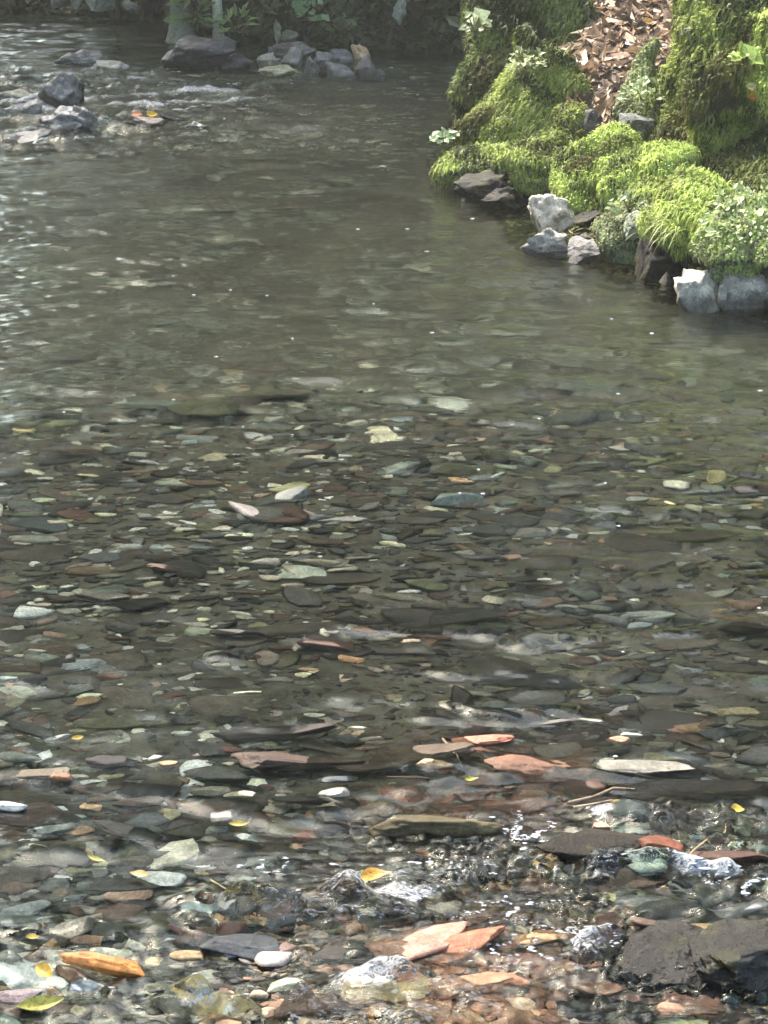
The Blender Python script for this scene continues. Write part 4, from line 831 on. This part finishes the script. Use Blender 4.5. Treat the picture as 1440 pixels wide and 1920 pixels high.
# ------------------------------------------------------------------ twigs
def twig(pts, r, col, label, seed, name='twig'):
    V, Fs, k = [], [], 0; pts = [np.array(p) for p in pts]; m = len(pts); ns = 6
    for i, p in enumerate(pts):
        d = pts[min(i + 1, m - 1)] - pts[max(i - 1, 0)]; d /= np.linalg.norm(d); s = np.cross(d, [0, 0, 1.0]); s /= np.linalg.norm(s); u = np.cross(s, d); rr = r * (1 - 0.6 * i / m)
        for j in range(ns): a = 2 * math.pi * j / ns; V.append(p + rr * (s * math.cos(a) + u * math.sin(a)))
    Fq_ = [(i * ns + j, i * ns + (j + 1) % ns, (i + 1) * ns + (j + 1) % ns, (i + 1) * ns + j) for i in range(m - 1) for j in range(ns)]
    V = np.array(V); o0 = pts[0]; o = link(name, mesh(name, V - o0, [np.array(Fq_)], np.array(col)), M_WOOD, loc=o0); tag(o, label, 'twig'); return o
twig([P(1065, 1506, 0.006), P(1115, 1494, 0.012), P(1150, 1478, 0.016), P(1190, 1480, 0.01)], 0.0045, (0.25, 0.19, 0.13), 'brown branching twig behind the yellow leaf', 1)
twig([P(1075, 1514, 0.006), P(1110, 1508, 0.01), P(1148, 1500, 0.012)], 0.003, (0.40, 0.33, 0.25), 'pale thin twig below the brown branching twig', 2)
twig([P(830, 1385, 0.004), P(850, 1410, 0.01), P(866, 1440, 0.008)], 0.003, (0.22, 0.16, 0.11), 'thin brown stick crossing behind the peach stone', 3)
twig([P(725, 1457, 0.004), P(790, 1458, 0.008), P(812, 1460, 0.006)], 0.0022, (0.10, 0.07, 0.05), 'dark thin stick under the peach stone', 4)
twig([P(438, 1300, 0.0), P(470, 1297, 0.004), P(490, 1297, 0.003)], 0.0025, (0.62, 0.60, 0.42), 'pale straw stick on dark rock', 5)
twig([P(742, 1660, 0.006), P(790, 1648, 0.016), P(840, 1670, 0.01)], 0.002, (0.05, 0.04, 0.03), 'thin dark stick in the white ripples', 6)
twig([P(290, 905, -0.01), P(165, 960, -0.005), P(135, 975, -0.01)], 0.003, (0.14, 0.11, 0.08), 'long thin twig lying on the still pebbles', 7)
twig([P(1280, 1620, 0.006), P(1300, 1595, 0.016), P(1325, 1575, 0.012)], 0.003, (0.42, 0.30, 0.18), 'tan stick beside the rust orange wedge', 8)
twig([P(395, 1650, 0.0), P(425, 1668, 0.004), P(445, 1672, 0.0)], 0.002, (0.4, 0.36, 0.2), 'pale bent stem in the ripples by the grey rock', 9)

# ------------------------------------------------------------------ foam, partly standing in for sky glints on the near ripples
M_FOAM, nt, out = mat('foam'); b = N(nt, 'ShaderNodeBsdfPrincipled'); tcn = N(nt, 'ShaderNodeTexCoord').outputs['Object']
nn_ = noise(nt, tcn, 200, 2); cr_ = ramp(nt, nn_.outputs['Fac'], [(0.3, (0.36, 0.40, 0.48)), (0.7, (0.62, 0.64, 0.68))]); nt.links.new(cr_.outputs[0], b.inputs['Base Color']); b.inputs['Roughness'].default_value = 0.15
nt.links.new(b.outputs[0], out.inputs[0])
def wzp(x, y): return wz(np.array([x]), np.array([y]))[0]
def foam(zones, label, seed):
    g = np.random.default_rng(seed); v0, f0 = ico(2); pts, rs = [], []
    for (px, py, w, h, n, r) in zones:
        n = int(n * 5); qx, qy = px + g.normal(0, 0.33, n) * w, py + g.normal(0, 0.33, n) * h
        pts.append(np.array([P(a_, b_) for a_, b_ in zip(qx, qy)])); rs.append(r * np.exp(g.normal(0, 0.45, n)) * 0.55)
    p = np.concatenate(pts); rr = np.concatenate(rs); scl = np.where(p[:, 1] < 6, 22.0, 6.0)
    nz = fbm(np.stack([p[:, 0] * scl, p[:, 1] * scl, 0 * scl], 1), 2, 95); nb = fbm(np.stack([p[:, 0] * scl * .3, p[:, 1] * scl * .3, 0 * scl], 1), 2, 96)
    ok = (np.abs(nz) < 0.12) & (nb > 0.0); p, rr = p[ok], rr[ok]; z = wz(p[:, 0], p[:, 1]); p[:, 2] = z + 0.0005
    sc3 = np.stack([rr * g.uniform(1.0, 3.5, len(p)), rr * 1.3, rr * 0.5], 1); V = (v0[None] * sc3[:, None] + p[:, None]).reshape(-1, 3)
    Fc = (f0[None] + (np.arange(len(p)) * len(v0))[:, None, None]).reshape(-1, 3)
    tag(link('foam', mesh('foam', V, [Fc]), M_FOAM), label, 'foam', kind='stuff')
foam([(600, 1622, 300, 26, 260, 0.0022), (490, 1650, 90, 16, 90, 0.002), (680, 1605, 130, 18, 70, 0.002), (1000, 1560, 90, 50, 140, 0.0022), (1110, 1530, 90, 20, 70, 0.0022), (1345, 1635, 170, 26, 260, 0.0022),
      (1380, 1665, 120, 16, 90, 0.002), (1020, 1640, 160, 20, 90, 0.002), (1060, 1770, 150, 70, 300, 0.0024), (900, 1800, 200, 70, 160, 0.002), (960, 1700, 200, 40, 120, 0.002), (1150, 1815, 160, 30, 110, 0.0022),
      (520, 1870, 300, 50, 90, 0.002), (700, 1680, 240, 30, 70, 0.002), (880, 1880, 300, 40, 120, 0.002), (1000, 1885, 60, 14, 40, 0.002)], 'white bubbly foam and modelled sky glints on the fast ripples at the bottom', 5)
foam([(220, 140, 220, 14, 260, 0.006), (330, 160, 260, 20, 240, 0.006), (60, 195, 120, 30, 160, 0.006), (300, 200, 420, 50, 300, 0.005), (720, 310, 80, 14, 80, 0.004), (90, 265, 160, 10, 60, 0.005)], 'white broken water around the far riffle rocks', 6)
FL = [(671, 430), (764, 429), (886, 410), (800, 473), (1222, 625), (810, 624), (783, 178), (758, 165), (869, 178), (850, 145), (733, 128), (1147, 600), (500, 554), (432, 543), (363, 551), (405, 669), (548, 634), (120, 775), (1011, 787),
      (1425, 733), (1159, 740), (862, 930), (905, 928), (1135, 906), (325, 750), (700, 566), (455, 800), (640, 862), (548, 815), (897, 884), (600, 1045), (1159, 987), (1168, 1222), (1154, 1420), (1423, 1141), (505, 912)]
FLK = []
for i, (px, py) in enumerate(FL):
    p = P(px, py); s = mpp(p); s *= 0.65; v, f = rock(3, (8 * s * (1 + 0.8 * random.random()), 12 * s, 3 * s), 900 + i, 5)
    FLK.append((link('foam_fleck', mesh('foam_fleck', v, [f]), M_FOAM, loc=(p[0], p[1], float(wzp(p[0], p[1])) + 0.002)), px, py))

# ------------------------------------------------------------------ labels of the pebbles and flecks
used = {}
def where(px, py, q):
    dx, dy = px - q[0], 2 * (py - q[1]); d = math.hypot(dx, dy)
    rel = ('to the right of' if dx > 0 else 'to the left of') if abs(dx) > abs(dy) else ('in front of' if dy > 0 else 'behind')
    return ('close ' if d < 90 else '' if d < 200 else 'well ' if d < 420 else 'far ') + rel + ' ' + q[2], d
def name_it(o, px, py, heads, lms, cat, group):
    lm = sorted(lms, key=lambda q: where(px, py, q)[1])[:9]
    cands = [f'{h} {where(px, py, q)[0]}' for q in lm for h in heads]; cands = [c for c in cands if len(c.split()) <= 16]
    lb = next((c for c in cands if c not in used), cands[0]); used[lb] = 1; tag(o, lb, cat, group)
for o, px, py, s, cn, a in sorted(INDS, key=lambda t: -t[3]):
    sizew = 'tiny' if s < 0.035 else 'small' if s < 0.05 else 'medium' if s < 0.075 else 'large'
    shp = 'oval' if a > 0.7 else 'flat' if a > 0.55 else 'narrow'; kn = o.name.split('.')[0]
    name_it(o, px, py, [f'{sizew} {shp} {cn} {kn}'], LM, kn, 'stones and pebbles lying on the streambed')
FLM = LM + [(1030, 410, 'the whitish rock under the ledge'), (840, 270, 'the leafy tip of the mossy ledge'), (690, 130, 'the brown cone shaped stone'), (1310, 560, 'the greenish white standing stone'), (270, 216, 'the two bright riffle leaves'), (545, 110, 'the flat topped grey block')]
for o, px, py in FLK: name_it(o, px, py, ['tiny white foam fleck floating'], FLM, 'foam fleck', 'white flecks floating on the pool')

# ------------------------------------------------------------------ thin haze added over the stream, lifts the dark tones upstream
hz, nt, out = mat('haze'); pv = N(nt, 'ShaderNodeVolumePrincipled'); pv.inputs['Color'].default_value = (0.93, 0.97, 0.93, 1); pv.inputs['Density'].default_value = 0.0023; pv.inputs['Anisotropy'].default_value = 0.2
nt.links.new(pv.outputs[0], out.inputs['Volume'])
bm = bmesh.new(); bmesh.ops.create_cube(bm, size=1.0); me = bpy.data.meshes.new('haze'); bm.to_mesh(me); bm.free()
ho = link('haze', me, hz, loc=(0, 30, 22)); ho.scale = (140, 140, 56); tag(ho, 'thin pale haze over the stream', None, kind='stuff')
